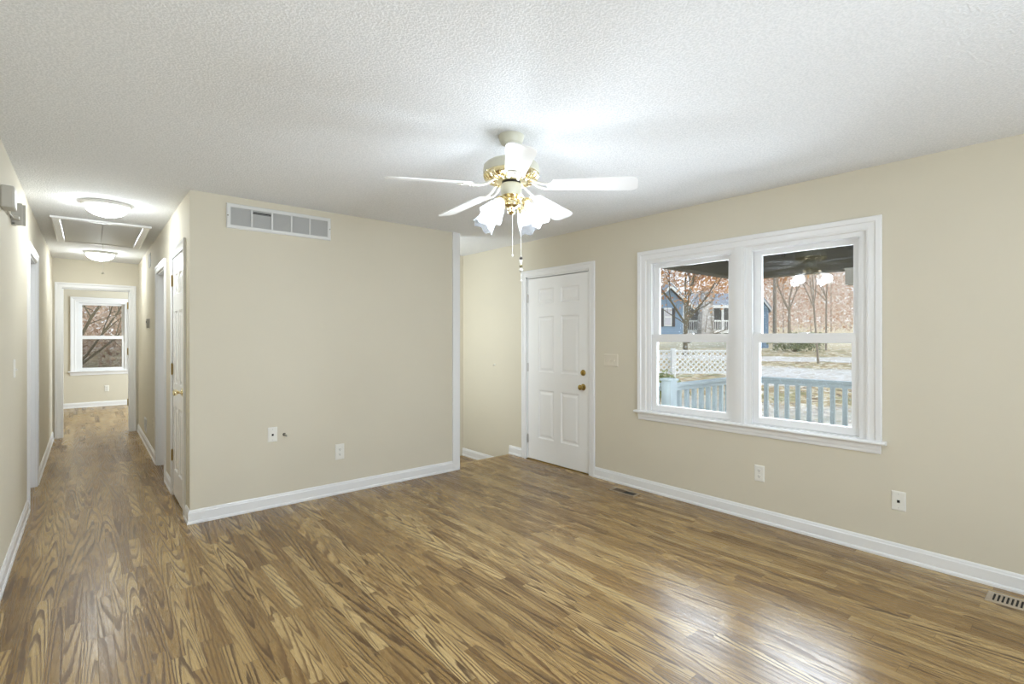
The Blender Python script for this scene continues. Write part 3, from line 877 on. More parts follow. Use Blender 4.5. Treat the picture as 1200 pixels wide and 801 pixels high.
# ------------------------------------------------------------------ wall fittings
# return air grille on the back wall
def ret_grille():
    x0, x1, z0, z1 = 0.804, 1.600, 2.195, 2.387
    o = thing('return_air_grille', 'long white return air grille high on the beige wall, five louvred sections', 'vent', ((x0 + x1) / 2, YB, (z0 + z1) / 2))
    cx_, cz_ = (x0 + x1) / 2, (z0 + z1) / 2
    L = lambda s, t, b: (s - cx_, -b, t - cz_)
    MB().sweep([(x0, z0), (x1, z0), (x1, z1), (x0, z1)], [(0, 0), (0, 0.004), (0.006, 0.011), (0.026, 0.012), (0.029, 0.008), (0.029, 0)], L, True).build('frame', M['grille'], o)
    MB().box((x0 - cx_ + 0.02, -0.002, z0 - cz_ + 0.02), (x1 - cx_ - 0.02, -0.0005, z1 - cz_ - 0.02)).build('backing', M['dark'], o)
    wsec = (x1 - x0 - 0.058) / 5
    for k in range(5):
        a0 = x0 + 0.029 + k * wsec; a1 = a0 + wsec
        lv = MB()
        n = 13
        for i in range(n):
            zc = z0 + 0.029 + (z1 - z0 - 0.058) * (i + 0.5) / n
            hb = 0.0068
            vs = [L(a0, zc - hb, 0.009), L(a1, zc - hb, 0.009), L(a1, zc + hb * 0.85, 0.003), L(a0, zc + hb * 0.85, 0.003)]
            if k == 1 and i in (10, 11):   # two bent louvres near the top of the second section
                vs = [L(a0, zc - hb * 0.3, 0.009), L(a1, zc - hb * 0.3, 0.009), L(a1, zc + hb * 0.3, 0.003), L(a0, zc + hb * 0.3, 0.003)]
            lv.raw(vs + [(v[0], v[1] + 0.0006, v[2] - 0.0006) for v in vs], [(0, 1, 2, 3), (7, 6, 5, 4), (0, 4, 5, 1), (1, 5, 6, 2), (2, 6, 7, 3), (3, 7, 4, 0)])
        lv.build('louvre_section', M['louvre'], o)
        if k < 4:
            MB().prism([(a1 - 0.006, z0 + 0.028), (a1 + 0.006, z0 + 0.028), (a1 + 0.006, z1 - 0.028), (a1 - 0.006, z1 - 0.028)], L, 0.001, 0.012).build('divider', M['grille'], o)
    for xx in (x0 + 0.010, x1 - 0.010):
        MB().lathe([(0.0045, 0), (0.004, 0.002), (0, 0.003)], L(xx, (z0 + z1) / 2, 0.011), 10, (0, -1, 0)).build('screw', M['bead_green'], o, True, 'dark mounting screw')
ret_grille()

AX = {'right': (XW, Vector((-1, 0, 0)), Vector((0, -1, 0))), 'back': (YB, Vector((0, -1, 0)), Vector((1, 0, 0))), 'left': (XL, Vector((1, 0, 0)), Vector((0, 1, 0))),
      'hall': (XR, Vector((-1, 0, 0)), Vector((0, -1, 0))), 'far': (YF, Vector((0, -1, 0)), Vector((1, 0, 0)))}
def on_wall(name, label, cat, side, s, z, group=None):
    """Empty on a wall: local x along the wall, local y into the wall, local z up (so parts face -y)"""
    c, n, u = AX[side]
    loc = (c, s, z) if side in ('right', 'left', 'hall') else (s, c, z)
    rz = {'right': -PI / 2, 'hall': -PI / 2, 'left': PI / 2, 'back': 0, 'far': 0}[side]
    return thing(name, label, cat, loc, rz, group)
def plate(o, w_, h_, mat):
    mb = MB()
    vs, fs = [], []
    for ins, d in ((0, 0), (0, -0.002), (0.004, -0.005), (0.010, -0.006)):
        x, z = w_ / 2 - ins, h_ / 2 - ins
        vs += [(-x, d, -z), (x, d, -z), (x, d, z), (-x, d, z)]
    for r in range(3):
        for k in range(4): fs.append((r * 4 + k, r * 4 + (k + 1) % 4, r * 4 + 4 + (k + 1) % 4, r * 4 + 4 + k))
    fs += [(12, 13, 14, 15), (0, 3, 2, 1)]
    return mb.raw(vs, fs).build('cover_plate', mat, o)
def socket(o, zc, mat):
    n = 20
    poly = []
    for k in range(n):
        t = 2 * PI * k / n
        poly.append((0.0165 * math.cos(t), zc + max(-0.0125, min(0.0125, 0.0165 * math.sin(t)))))
    so = MB().prism(poly, lambda x, z, b: (x, -b, z), 0.004, 0.0085).build('socket_face', mat, o)
    sl = MB().box((-0.0075, -0.0092, zc - 0.003), (-0.0050, -0.0080, zc + 0.006)).box((0.0050, -0.0092, zc - 0.002), (0.0072, -0.0080, zc + 0.005))
    sl.prism([(0.0028 * math.cos(t), zc - 0.008 + 0.0028 * math.sin(t)) for t in [2 * PI * k / 8 for k in range(8)]], lambda x, z, b: (x, -b, z), 0.008, 0.0092)
    sl.build('slot', M['dark'], so)
def outlet(label, side, s, z, mat, w_=0.072, h_=0.118):
    o = on_wall('wall_outlet', label, 'outlet', side, s, z)
    plate(o, w_, h_, mat)
    socket(o, 0.021, mat); socket(o, -0.021, mat)
    MB().lathe([(0.003, 0), (0.002, 0.0015), (0, 0.0018)], (0, -0.006, 0), 8, (0, -1, 0)).build('screw', M['steel'], o)
    return o
outlet('white duplex outlet on the front wall below the window', 'right', 1.642, 0.358, M['plastic'])
outlet('ivory duplex outlet on the beige grille wall, right of the cable stub', 'back', 1.680, 0.366, M['plastic'], 0.08, 0.135)
outlet('white outlet on the far bedroom wall under the window', 'far', 0.293, 0.352, M['plastic'])
outlet('small outlet low on the right hall wall beyond the second doorway', 'hall', 6.93, 0.40, M['ivory'])
def jack(label, side, s, z):
    o = on_wall('wall_jack', label, 'wall jack', side, s, z)
    plate(o, 0.072, 0.118, M['plastic'])
    MB().box((-0.007, -0.0085, -0.010), (0.007, -0.0055, 0.006)).build('jack_socket', M['dark'], o)
    for zz in (-0.042, 0.042):
        MB().lathe([(0.003, 0), (0.002, 0.0015), (0, 0.0018)], (0, -0.006, zz), 8, (0, -1, 0)).build('screw', M['steel'], o)
jack('white phone jack plate on the front wall, right of the window', 'right', 0.809, 0.360)
jack('white phone jack plate on the beige grille wall, left of the cable stub', 'back', 1.133, 0.583)
# cable stub poking out of the wall
cs = on_wall('cable_stub', 'short dark coaxial cable stub poking from the beige wall beside the phone jack', 'cable', 'back', 1.222, 0.574)
MB().lathe([(0.004, 0), (0.012, 0.001), (0.011, 0.003), (0.008, 0.004), (0.006, 0.002)], (0, 0, 0), 16, (0, -1, 0)).build('grommet', M['bead'], cs, True)
MB().tube([(0, 0, 0), (0, -0.02, 0.002), (0.003, -0.034, -0.004)], 0.0055, 10).tube([(0.003, -0.034, -0.004), (0.006, -0.044, -0.010)], 0.0075, 6).build('connector', M['steel'], cs, True)

def switch_plate(label, side, s, z, gang, mat):
    o = on_wall('light_switch', label, 'light switch', side, s, z)
    plate(o, 0.072 + 0.046 * (gang - 1), 0.118, mat)
    for k in range(gang):
        xc = (k - (gang - 1) / 2) * 0.046
        MB().box((xc - 0.005, -0.0075, -0.012), (xc + 0.005, -0.0055, 0.012)).raw([(xc - 0.004, -0.007, -0.009), (xc + 0.004, -0.007, -0.009), (xc + 0.004, -0.007, 0.004), (xc - 0.004, -0.007, 0.004), (xc - 0.0035, -0.017, -0.010), (xc + 0.0035, -0.017, -0.010), (xc + 0.0035, -0.016, -0.004), (xc - 0.0035, -0.016, -0.004)],
            [(0, 1, 5, 4), (1, 2, 6, 5), (2, 3, 7, 6), (3, 0, 4, 7), (4, 5, 6, 7)]).build('toggle', mat, o)
    return o
switch_plate('beige three-gang light switch plate beside the entry door', 'right', 3.018, 1.146, 3, M['ivory'])
switch_plate('single light switch on the left hall wall near the doorway', 'left', 4.515, 1.160, 1, M['plastic'])

# small hook on the wall of the stair landing
nb = on_wall('wall_hook', 'small pale screw hook on the landing wall left of the entry door', 'hook', 'right', 4.794, 1.033)
MB().lathe([(0.012, 0), (0.012, 0.003), (0.006, 0.005), (0, 0.006)], (0, 0, 0), 14, (0, -1, 0)).build('rosette', M['plastic'], nb, True)
MB().tube([(0, -0.003, 0), (0, -0.022, -0.002), (0, -0.030, -0.012), (0, -0.024, -0.022)], 0.003, 8).build('hook_wire', M['steel'], nb, True)

# thermostat, high register and low panel on the right hall wall
tm = on_wall('thermostat', 'small grey thermostat on the right hall wall beyond the second doorway', 'thermostat', 'hall', 7.45, 1.533)
MB().bbox((-0.055, -0.030, -0.055), (0.055, -0.006, 0.055), 0.006).build('body', M['greyplastic'], tm)
MB().bbox((-0.06, -0.007, -0.06), (0.06, 0, 0.06), 0.002).build('base_plate', M['plastic'], tm)
MB().box((-0.03, -0.0315, 0.005), (0.03, -0.029, 0.03)).build('display', M['dark'], tm)
rg = on_wall('wall_register', 'pale grey air register high on the right hall wall', 'vent', 'hall', 7.34, 2.28)
MB().sweep([(-0.10, -0.08), (0.10, -0.08), (0.10, 0.08), (-0.10, 0.08)], [(0, 0), (0, 0.006), (0.016, 0.010), (0.02, 0)], lambda x, z, b: (x, -b, z), True).build('frame', M['greyplastic'], rg)
lv = MB()
for i in range(8): lv.box((-0.082, -0.009, -0.058 + i * 0.0155), (0.082, -0.001, -0.052 + i * 0.0155))
lv.build('louvre', M['greyplastic'], rg)
rg2 = on_wall('wall_register', 'white low air register on the right hall wall near the hall end', 'vent', 'hall', 7.92, 0.245)
MB().sweep([(-0.13, -0.09), (0.13, -0.09), (0.13, 0.09), (-0.13, 0.09)], [(0, 0), (0, 0.006), (0.016, 0.010), (0.02, 0)], lambda x, z, b: (x, -b, z), True).build('frame', M['grille'], rg2)
lv = MB()
for i in range(9): lv.box((-0.112, -0.009, -0.068 + i * 0.0160), (0.112, -0.001, -0.061 + i * 0.0160))
lv.build('louvre', M['louvre'], rg2)

# box with a double bracket high on the left wall
bx = on_wall('chime_box', 'grey-beige box with a small double bracket high on the left wall near the hall', 'chime box', 'left', 3.86, 2.12)
MB().bbox((-0.03, -0.058, -0.055), (0.10, 0.0, 0.065), 0.010).build('housing', M['greyplastic'], bx)
br = MB().bbox((0.44, -0.040, -0.035), (0.52, 0, -0.015), 0.003).bbox((0.50, -0.050, -0.062), (0.506, 0, 0.075), 0.002).bbox((0.555, -0.062, -0.055), (0.562, 0, 0.078), 0.002).bbox((0.50, -0.02, -0.06), (0.56, 0, -0.045), 0.003)
br.build('bracket', M['greyplastic'], bx)
MB().tube([(0.09, -0.012, -0.03), (0.28, -0.010, -0.035), (0.46, -0.012, -0.025)], 0.006, 8).build('conduit', M['greyplastic'], bx, True)

# ------------------------------------------------------------------ floor registers
def floor_register(label, x0, x1, y0, y1, openfrac, mat):
    o = thing('floor_register', label, 'floor vent', ((x0 + x1) / 2, (y0 + y1) / 2, 0))
    a, b = (x1 - x0) / 2, (y1 - y0) / 2
    MB().sweep([(-a, -b), (a, -b), (a, b), (-a, b)], [(0, 0), (0, 0.002), (0.004, 0.005), (0.018, 0.006), (0.021, 0.003), (0.021, 0)], lambda x, y, z: (x, y, z), True).build('frame', mat, o)
    MB().box((-a + 0.018, -b + 0.018, 0.0003), (a - 0.018, b - 0.018, 0.0012)).build('cavity', M['dark'], o)
    n = 14
    sl = MB()
    for i in range(n + 1 if openfrac == 1 else 1):
        yc = -b + 0.021 + (2 * b - 0.042) * i / n
        sl.box((-a + 0.02, yc - 0.0042, 0.0012), (a - 0.02, yc + 0.0042, 0.0045))
    sl.build('slats', mat, o)
    if openfrac < 1:
        MB().box((-a + 0.02, -b + 0.02 + (2 * b - 0.04) * openfrac, 0.0012), (a - 0.02, b - 0.02, 0.002)).build('damper', M['damper'], o)
    return o
floor_register('tan floor register by the front wall at the right edge', 3.548, 3.690, 0.115, 0.398, 1, M['register'])
floor_register('small floor register beside the entry door baseboard, half open', 3.553, 3.665, 2.590, 2.862, 0.5, paint('register_bronze', srgb(150, 132, 108), 0.4, 0.05))

# ------------------------------------------------------------------ outdoors
def lerp_tab(q, xs, ys):
    if q <= xs[0]: return ys[0]
    for i in range(len(xs) - 1):
        if q <= xs[i + 1]:
            t = (q - xs[i]) / (xs[i + 1] - xs[i]); return ys[i] + (ys[i + 1] - ys[i]) * t
    return ys[-1]
def gz(x, y):
    d = (0.918 * x + 0.397 * y) / 1.115
    return lerp_tab(d, [0, 6, 8, 12, 14, 20, 30, 42, 70, 160], [-0.6, -0.6, -0.5, -0.12, 0.1, 0.42, 0.74, 1.7, 2.3, 6.5])
def cp(u, v, d):
    """world point seen at pixel (u, v) of the 1200x801 photograph at forward depth d"""
    a = (u - 600) / 587 * d
    return Vector((SH * d + CH * a, CH * d - SH * a, 1.356 + (396 - v) / 587 * d))
gb = MB(); N = 60
g0x, g1x, g0y, g1y = -40, 150, -40, 120
vs = [];
for j in range(N + 1):
    for i in range(N + 1):
        x = g0x + (g1x - g0x) * i / N; y = g0y + (g1y - g0y) * j / N
        vs.append((x, y, gz(x, y)))
gb.raw(vs, [(j * (N + 1) + i, j * (N + 1) + i + 1, (j + 1) * (N + 1) + i + 1, (j + 1) * (N + 1) + i) for j in range(N) for i in range(N)])
tag(gb.build('ground', M['ground'], None, True), 'leaf-strewn lawn and pale drive outside the window', kind='structure')

# porch: deck, roof, beams
PX, PY = 6.1, 2.8
tag(MB().box((XW + 0.145, -3.0, -0.20), (PX + 0.2, PY + 1.7, -0.12)).build('porch_floor', M['deck']), kind='structure')
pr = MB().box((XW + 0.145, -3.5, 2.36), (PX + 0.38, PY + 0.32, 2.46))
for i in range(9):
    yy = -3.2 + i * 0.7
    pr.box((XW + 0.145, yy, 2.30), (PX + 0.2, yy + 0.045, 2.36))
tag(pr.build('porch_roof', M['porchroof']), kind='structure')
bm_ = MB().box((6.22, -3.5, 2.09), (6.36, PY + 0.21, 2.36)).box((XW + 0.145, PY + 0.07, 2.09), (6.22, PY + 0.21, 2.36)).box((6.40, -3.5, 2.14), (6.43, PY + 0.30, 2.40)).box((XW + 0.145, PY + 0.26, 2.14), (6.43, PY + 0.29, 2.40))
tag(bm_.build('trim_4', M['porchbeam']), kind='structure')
bxo = thing('hanging_box', 'plain grey box hanging under the porch roof edge at the right of the window', 'box', (6.25, 1.71, 1.925))
MB().bbox((-0.07, -0.09, 0), (0.07, 0.075, 0.17), 0.006).build('body', M['boxgrey'], bxo)
MB().bbox((-0.08, -0.10, 0.165), (0.08, 0.085, 0.178), 0.003).build('lid', M['boxgrey'], bxo)

# railings
def post(name, label, x, y, z0, z1, s=0.055):
    o = thing(name, label, 'post', (x, y, z0))
    MB().bbox((-s, -s, 0), (s, s, z1 - z0), 0.004).build('shaft', M['railblue'], o)
    MB().bbox((-s - 0.012, -s - 0.012, z1 - z0), (s + 0.012, s + 0.012, z1 - z0 + 0.025), 0.006).build('cap', M['railblue'], o)
    return o
def railing(label, p0, p1, zt, zb, gap, bw=0.04):
    dx, dy = p1[0] - p0[0], p1[1] - p0[1]
    L_ = math.hypot(dx, dy)
    o = thing('porch_railing', label, 'railing', (p0[0], p0[1], -0.12), math.atan2(dy, dx))
    z0 = 0.12
    MB().bbox((0, -0.045, zt - 0.035 + z0), (L_, 0.045, zt + z0), 0.006).build('top_rail', M['railblue'], o)
    MB().bbox((0, -0.02, zt - 0.075 + z0), (L_, 0.02, zt - 0.035 + z0), 0.003).build('sub_rail', M['railblue'], o)
    MB().bbox((0, -0.03, zb + z0), (L_, 0.03, zb + 0.06 + z0), 0.004).build('bottom_rail', M['railblue'], o)
    MB().bbox((0.3, -0.025, 0), (0.35, 0.025, zb + z0), 0.003).build('rail_foot', M['railblue'], o)
    MB().bbox((L_ - 0.35, -0.025, 0), (L_ - 0.3, 0.025, zb + z0), 0.003).build('rail_foot', M['railblue'], o)
    n = int(L_ / gap)
    b0 = None
    for i in range(n):
        xc = L_ * 0.5 + (i - (n - 1) / 2) * gap
        if b0 is None:
            b0 = MB().bbox((-bw / 2, -bw / 2, zb + 0.06 + z0), (bw / 2, bw / 2, zt - 0.075 + z0), 0.003).build('baluster', M['railblue'], o); b = b0
        else:
            b = b0.copy(); COL.objects.link(b)
        b.location = (xc, 0, 0)
    return o
railing('grey-blue porch railing running parallel to the window, seen in the right sash', (PX, PY - 0.06), (PX, 0.55), 0.90, 0.02, 0.115)
railing('grey-blue porch side railing going away from the newel post, seen in the left sash', (4.49, PY), (PX - 0.06, PY), 0.90, 0.02, 0.145)
railing('short grey-blue railing left of the newel post by the porch steps', (4.43, PY + 0.06), (4.43, PY + 1.5), 0.90, 0.02, 0.16)
post('newel_post', 'thick grey-blue newel post in the left sash, nearest the house', 4.43, PY, -0.12, 0.93)
post('newel_post', 'grey-blue corner post where the two porch railings meet', PX, PY, -0.12, 0.90, 0.05)

# lattice fence
la, lb = cp(768, 411, 14), cp(880, 411, 14)
ang = math.atan2(lb.y - la.y, lb.x - la.x); LL = (Vector((lb.x, lb.y)) - Vector((la.x, la.y))).length
lf = thing('lattice_fence', 'white diagonal lattice fence panel with a post on the lawn', 'fence', (la.x, la.y, 0), ang)
lm = MB(); zt, zb = 0.98, 0.41; hh = zt - zb; st_ = 0.15; wv = 0.036
x = -hh
while x < LL:
    for sg in (0, 1):
        a, b = (x, x + hh) if sg == 0 else (x + hh, x)
        za, zb_ = zb, zt
        t0, t1 = 0.0, 1.0
        def clip(a, b):
            lo, hi = 0.0, 1.0
            d = b - a
            for lim, s in ((0, 1), (LL, -1)):
                f = (lim - a) / d
                if (d > 0) == (s > 0): lo = max(lo, f)
                else: hi = min(hi, f)
            return lo, hi
        lo, hi = clip(a, b)
        if hi > lo:
            xa, xb = a + (b - a) * lo, a + (b - a) * hi; ya, yb = zb + hh * lo, zb + hh * hi
            k = wv * 0.7
            o_ = 0.004 if sg else -0.004
            lm.prism([(xa - k, ya), (xa + k, ya), (xb + k, yb), (xb - k, yb)], lambda s, t, d: (s, d, t), o_ - 0.004, o_ + 0.004)
    x += st_
lm.build('lattice_panel', M['lattice'], lf)
MB().bbox((0, -0.02, zt), (LL, 0.02, zt + 0.045), 0.003).build('top_rail', M['lattice'], lf)
MB().bbox((0, -0.02, zb - 0.045), (LL, 0.02, zb), 0.003).build('bottom_rail', M['lattice'], lf)
for px_ in (789, 872):
    pxx = (px_ - 768) / 587 * 14
    MB().bbox((pxx - 0.06, -0.055, -0.2), (pxx + 0.06, 0.055, zt + 0.09), 0.008).build('fence_post', M['lattice'], lf)

# trees
def branchy(mb, p, d, L, r, depth, tips, rr, spread=0.6, up=0.25):
    n = 4
    pts = [p.copy()]; rad = [r]
    q = p.copy(); dd = d.copy()
    for i in range(n):
        dd = (dd + Vector((rr.uniform(-1, 1), rr.uniform(-1, 1), rr.uniform(-0.6, 1) * 0.8)) * 0.16).normalized()
        q = q + dd * (L / n); pts.append(q.copy()); rad.append(r * (1 - 0.45 * (i + 1) / n))
        if depth > 0 and i >= 1:
            for _ in range(rr.choice((1, 1, 2))):
                sd = (dd + Vector((rr.uniform(-1, 1), rr.uniform(-1, 1), rr.uniform(-0.5, 1))) * spread * 1.3 + Vector((0, 0, up))).normalized()
                branchy(mb, q, sd, L * rr.uniform(0.5, 0.75), rad[-1] * 0.6, depth - 1, tips, rr, spread, up)
        if depth <= 1: tips.append(q.copy())
    mb.tube(pts, rad, 5 if depth < 2 else 8, False)
def leaf_mesh(tips, n, size, jit, rr):
    vs, fs = [], []
    for i in range(n):
        c = rr.choice(tips) + Vector((rr.gauss(0, jit), rr.gauss(0, jit), rr.gauss(0, jit * 0.8)))
        a = Vector((rr.uniform(-1, 1), rr.uniform(-1, 1), rr.uniform(-1, 1))).normalized()
        b = a.cross(Vector((rr.uniform(-1, 1), rr.uniform(-1, 1), rr.uniform(-1, 1)))).normalized()
        s = size * rr.uniform(0.6, 1.3)
        o = len(vs)
        vs += [c - a * s, c - a * 0.3 * s + b * s * 0.5, c + a * s, c - a * 0.3 * s - b * s * 0.5]
        fs.append((o, o + 1, o + 2, o + 3))
    return vs, fs
def tree(label, x, y, h, r, leafmat, nleaf, lsize, seed, lean=(0, 0), trunkfrac=0.35, depth=3, bark='bark', group=None, jit=0.25, spread=0.6, name='tree', low=False, zmin=0.0, fill=False):
    rr = random.Random(seed)
    z = gz(x, y) - 0.05
    o = thing(name, label, 'tree', (x, y, z), 0, group)
    mb = MB(); tips = []
    d = Vector((lean[0], lean[1], 1)).normalized()
    th = h * trunkfrac
    mb.tube([(0, 0, 0), d * th * 0.5, d * th], [r * 1.25, r, r * 0.85], 10, False)
    for k in range(3):
        sd = (d + Vector((rr.uniform(-1, 1), rr.uniform(-1, 1), 0)) * spread).normalized()
        branchy(mb, d * th * (0.9 + 0.03 * k), sd, (h - th) * 0.55, r * 0.6, depth - 1, tips, rr, spread)
    branchy(mb, d * th, d, (h - th) * 0.62, r * 0.75, depth - 1, tips, rr, spread)
    if low:
        for q in range(9):
            f = 0.12 + 0.8 * q / 9
            sd = (Vector((rr.uniform(-1, 1), rr.uniform(-1, 1), rr.uniform(0.0, 0.7)))).normalized()
            branchy(mb, d * h * f * 0.8, sd, h * 0.26 * (1.15 - 0.5 * f), r * 0.35 * (1.2 - f), 1, tips, rr, 0.8)
    mb.build('trunk', M[bark], o, True)
    if fill:
        tips = []
        for _ in range(500):
            f = rr.uniform(0.04, 1.0) ; a = rr.uniform(0, 2 * PI); q = h * 0.19 * math.sqrt(rr.random()) * (1.1 - 0.6 * f)
            tips.append(Vector((q * math.cos(a), q * math.sin(a), f * h)))
    tips = [t for t in tips if t.z > zmin * h]
    if nleaf:
        v, f = leaf_mesh(tips, nleaf, lsize, jit, rr)
        flat('foliage', v, f, M[leafmat], o)
    return o
def tree_px(label, u, d, h, *a, **k):
    p = cp(u, 396, d)
    return tree(label, p.x, p.y, h, *a, **k)
tree_px('large orange-leaved oak in front of the blue house, seen in the left sash', 803, 24, 6.6, 0.10, 'leaf_orange', 2300, 0.085, 11, (0.02, 0.0), 0.26, 3, 'bark_dark', None, 0.4, 0.9, low=True, zmin=0.40)
tree_px('tall straight trunk left in the right sash, beside the shed', 908, 31, 12, 0.10, 'leaf_orange', 500, 0.15, 5, (0, 0), 0.72, 3, 'bark')
tree_px('thin forked bare tree standing on the leafy lawn in the right sash', 959, 19, 5.6, 0.036, 'leaf_pink', 160, 0.07, 21, (-0.06, 0.05), 0.42, 3, 'bark', None, 0.25, 0.5)
tree_px('slim tree right of the forked bare tree', 968, 27, 7.5, 0.045, 'leaf_pink', 300, 0.09, 8, (0.02, 0), 0.4, 3, 'bark')
tree_px('russet tree behind the tall straight trunk', 925, 44, 8.5, 0.12, 'leaf_orange', 1100, 0.17, 17, (0, 0), 0.25, 3, 'bark', None, 0.6, 0.9)
k = 0
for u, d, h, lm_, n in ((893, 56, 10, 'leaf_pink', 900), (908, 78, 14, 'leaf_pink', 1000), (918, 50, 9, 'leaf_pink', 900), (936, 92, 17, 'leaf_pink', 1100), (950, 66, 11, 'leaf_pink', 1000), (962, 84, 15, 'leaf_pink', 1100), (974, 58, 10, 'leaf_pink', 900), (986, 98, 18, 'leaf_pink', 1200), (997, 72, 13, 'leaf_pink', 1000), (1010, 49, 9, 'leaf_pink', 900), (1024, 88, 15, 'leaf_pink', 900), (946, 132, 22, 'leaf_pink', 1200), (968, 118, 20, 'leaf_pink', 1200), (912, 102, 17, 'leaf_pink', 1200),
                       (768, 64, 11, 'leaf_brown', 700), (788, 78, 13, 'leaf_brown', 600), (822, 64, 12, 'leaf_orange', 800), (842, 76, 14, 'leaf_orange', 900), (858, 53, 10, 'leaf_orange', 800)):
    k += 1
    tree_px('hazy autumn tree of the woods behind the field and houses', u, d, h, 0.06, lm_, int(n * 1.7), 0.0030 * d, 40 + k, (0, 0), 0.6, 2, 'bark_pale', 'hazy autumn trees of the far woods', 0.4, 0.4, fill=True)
# shrubs
def shrub(label, u, d, wdt, hgt, mat, n, seed):
    p = cp(u, 396, d); rr = random.Random(seed)
    o = thing('shrub', label, 'shrub', (p.x, p.y, gz(p.x, p.y)))
    tips = [Vector((rr.gauss(0, wdt * 0.3), rr.gauss(0, wdt * 0.3), hgt * (0.15 + 0.75 * rr.random()))) for _ in range(60)]
    st = MB()
    for t in tips[:14]: st.tube([(0, 0, -0.05), t * 0.5 + Vector((0, 0, 0.05)), t], [0.02, 0.012, 0.005], 5, False)
    st.build('stem', M['bark_dark'], o)
    v, f = leaf_mesh(tips, n, 0.07, 0.10, rr)
    flat('foliage', v, f, M[mat], o)
shrub('small green shrub at the left end of the lattice fence', 774, 12.7, 0.7, 0.55, 'leaf_green', 500, 3)
shrub('broad pale green shrub on the lawn behind the trees in the right sash', 931, 26.5, 1.6, 1.0, 'leaf_evergreen', 1200, 4)
shrub('pale green shrub beside the broad one, nearer the slim trees', 948, 29.5, 1.5, 0.9, 'leaf_evergreen', 900, 7)

# house across the lawn
hp = cp(774, 396, 42)
hs = thing('house', 'blue clapboard house with gable, stone chimney and screened porch across the lawn', 'house', (hp.x, hp.y, 1.356), -YAW)
K = 42 / 587
A = lambda u: (u - 774) * K
V = lambda v: (396 - v) * K
FR = lambda s, t, b: (s, b, t)
g = MB().prism([(-1.2, V(394)), (A(801), V(394)), (A(801), V(355.5)), (A(784.7), V(338)), (-1.2, V(359))], FR, 0, 6)
g.build('gable_wall', M['siding'], hs)
rf = MB()
ap = (A(784.7), V(334.5)); er = (A(812), V(360)); el = (A(757), V(360))
for a_, b_ in ((ap, er), (el, ap)):
    rf.prism([a_, b_, (b_[0], b_[1] + 0.18), (a_[0], a_[1] + 0.22)], FR, -0.35, 7)
rf.build('gable_roof', M['roof'], hs)
fa = MB()
for a_, b_ in ((ap, er), (el, ap)):
    fa.prism([(a_[0], a_[1] - 0.22), (b_[0], b_[1] - 0.22), (b_[0], b_[1] + 0.02), (a_[0], a_[1] + 0.04)], FR, -0.40, -0.30)
fa.build('rake_board', M['outwhite'], hs)
wn = MB().box((A(778), -0.06, V(382)), (A(787), 0.02, V(360.5))).build('window_frame', M['outwhite'], hs)
MB().box((A(779.2), -0.09, V(380.5)), (A(785.8), -0.05, V(372))).box((A(779.2), -0.09, V(370.5)), (A(785.8), -0.05, V(362))).build('pane', M['housewindow'], wn)
for u0, u1 in ((774, 777.6), (787.4, 791)):
    MB().bbox((A(u0), -0.06, V(382.5)), (A(u1), -0.01, V(361)), 0.02).build('shutter', M['shutter'], hs)
MB().box((A(800.5), -0.06, V(392)), (A(803), 0.02, V(358))).build('corner_board', M['outwhite'], hs)
MB().prism([(A(801), V(358.5)), (A(900), V(358.5)), (A(900), V(340)), (A(801), V(340))], lambda s, t, b: (s, b + (t - V(358.5)) * 1.5, t), 0.9, 1.1).build('main_roof', M['roof'], hs)
MB().box((A(801), 0.85, V(360)), (A(900), 1.0, V(356.5))).build('eave_fascia', M['outwhite'], hs)
MB().box((A(801), 3.2, V(394)), (A(900), 3.4, V(356.5))).build('porch_wall', M['porchdark'], hs)
MB().box((A(801), 0.9, V(390)), (A(900), 3.2, V(386))).build('porch_deck', M['outwhite'], hs)
for u in (808.5, 839, 852.5, 870):
    MB().bbox((A(u - 1.1), 0.9, V(396)), (A(u + 1.1), 1.06, V(358)), 0.01).build('porch_post', M['outwhite'], hs)
MB().box((A(803), 0.93, V(376.2)), (A(900), 1.0, V(374.4))).build('porch_rail', M['outwhite'], hs)
bl = MB()
u = 804
while u < 880:
    bl.box((A(u), 0.95, V(386)), (A(u) + 0.035, 0.985, V(375))); u += 2.2
bl.build('porch_baluster_row', M['outwhite'], hs)
cm = MB().prism([(A(821), V(394)), (A(836.5), V(394)), (A(835.5), V(368)), (A(834), V(344)), (A(824.5), V(344)), (A(822), V(368))], FR, -0.2, 0.8)
ch_ = cm.build('chimney', M['stone'], hs)
MB().bbox((A(823.5), -0.3, V(344)), (A(835), 0.9, V(341.5)), 0.03).build('chimney_cap', M['stone'], ch_)

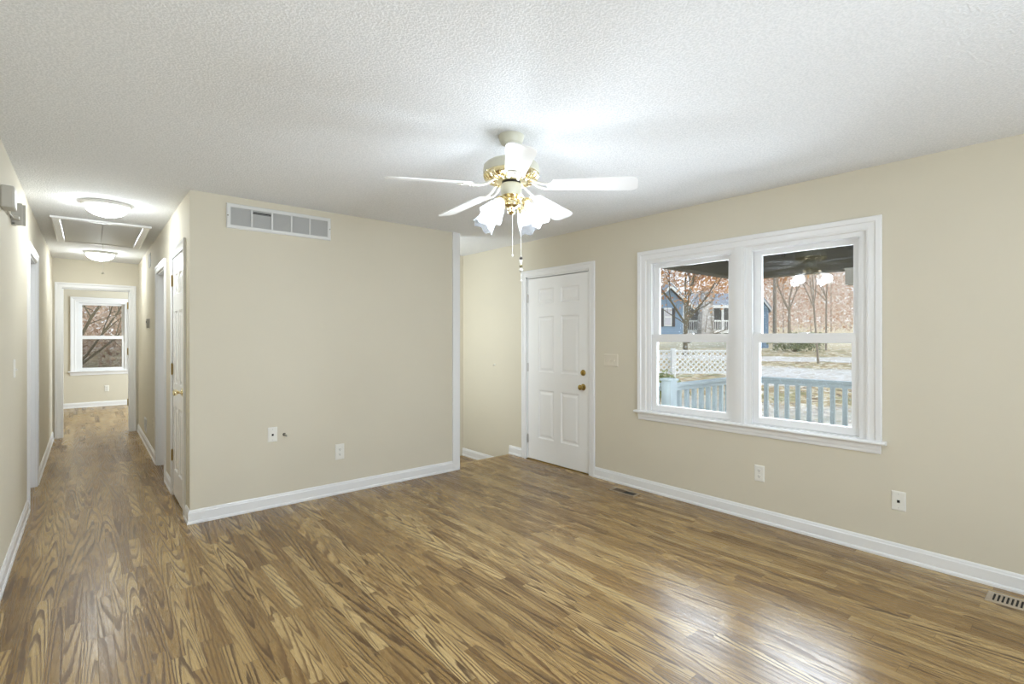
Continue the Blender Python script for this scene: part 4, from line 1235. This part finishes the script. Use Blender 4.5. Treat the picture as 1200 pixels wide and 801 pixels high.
# small blue building nearer, its right corner shows in the right sash
bp = cp(884, 396, 30)
bb = thing('shed', 'small blue clapboard building corner at the left of the right sash', 'shed', (bp.x, bp.y, 1.356), -YAW - math.atan2(284, 587))
K2 = 30 / 587
B = lambda u: (u - 884) * 0.0461
V2 = lambda v: (396 - v) * K2
MB().prism([(B(868), V2(411)), (B(900.3), V2(411)), (B(900.3), V2(362)), (B(884), V2(341)), (B(868), V2(361))], FR, 0, 5).build('wall', M['siding'], bb)
rb = MB()
ap = (B(884), V2(337)); er = (B(904), V2(363)); el = (B(864), V2(363))
for a_, b_ in ((ap, er), (el, ap)):
    rb.prism([a_, b_, (b_[0], b_[1] + 0.12), (a_[0], a_[1] + 0.14)], FR, -0.25, 5.2)
rb.build('roof', M['roof'], bb)
fb = MB()
for a_, b_ in ((ap, er), (el, ap)):
    fb.prism([(a_[0], a_[1] - 0.14), (b_[0], b_[1] - 0.14), (b_[0], b_[1] + 0.02), (a_[0], a_[1] + 0.03)], FR, -0.30, -0.22)
fb.build('rake_board', M['outwhite'], bb)

# woods behind the bedroom window
for i, (x, y, h, r, m_, n, lean, b_) in enumerate(((-0.75, 18.6, 6.5, 0.06, 'leaf_brown', 900, (0.3, 0), 'bark_dark'), (3.2, 24.5, 7, 0.05, 'leaf_brown', 1700, (-0.1, 0), 'bark'), (-1.9, 28, 8, 0.05, 'leaf_brown', 2600, (0.05, 0), 'bark'),
                                                (1.5, 33, 9, 0.06, 'leaf_brown', 2900, (0.0, 0), 'bark'), (4.4, 38, 9, 0.06, 'leaf_pink', 2500, (0, 0), 'bark'), (-1.8, 42, 10, 0.07, 'leaf_brown', 2900, (0, 0), 'bark'), (1.6, 49, 12, 0.07, 'leaf_pink', 2400, (0, 0), 'bark'), (-0.8, 58, 14, 0.08, 'leaf_brown', 2400, (0, 0), 'bark'))):
    tree('leaning dark-limbed tree just outside the bedroom window' if i == 0 else 'brown-leaved tree of the woods outside the bedroom window', x, y, h, r, m_, n, 0.10 + 0.004 * max(0, y - 22), 70 + i, lean, 0.16, 3, b_, None if i == 0 else 'brown trees outside the bedroom window', 0.5, 0.7, low=True, fill=(i >= 2))
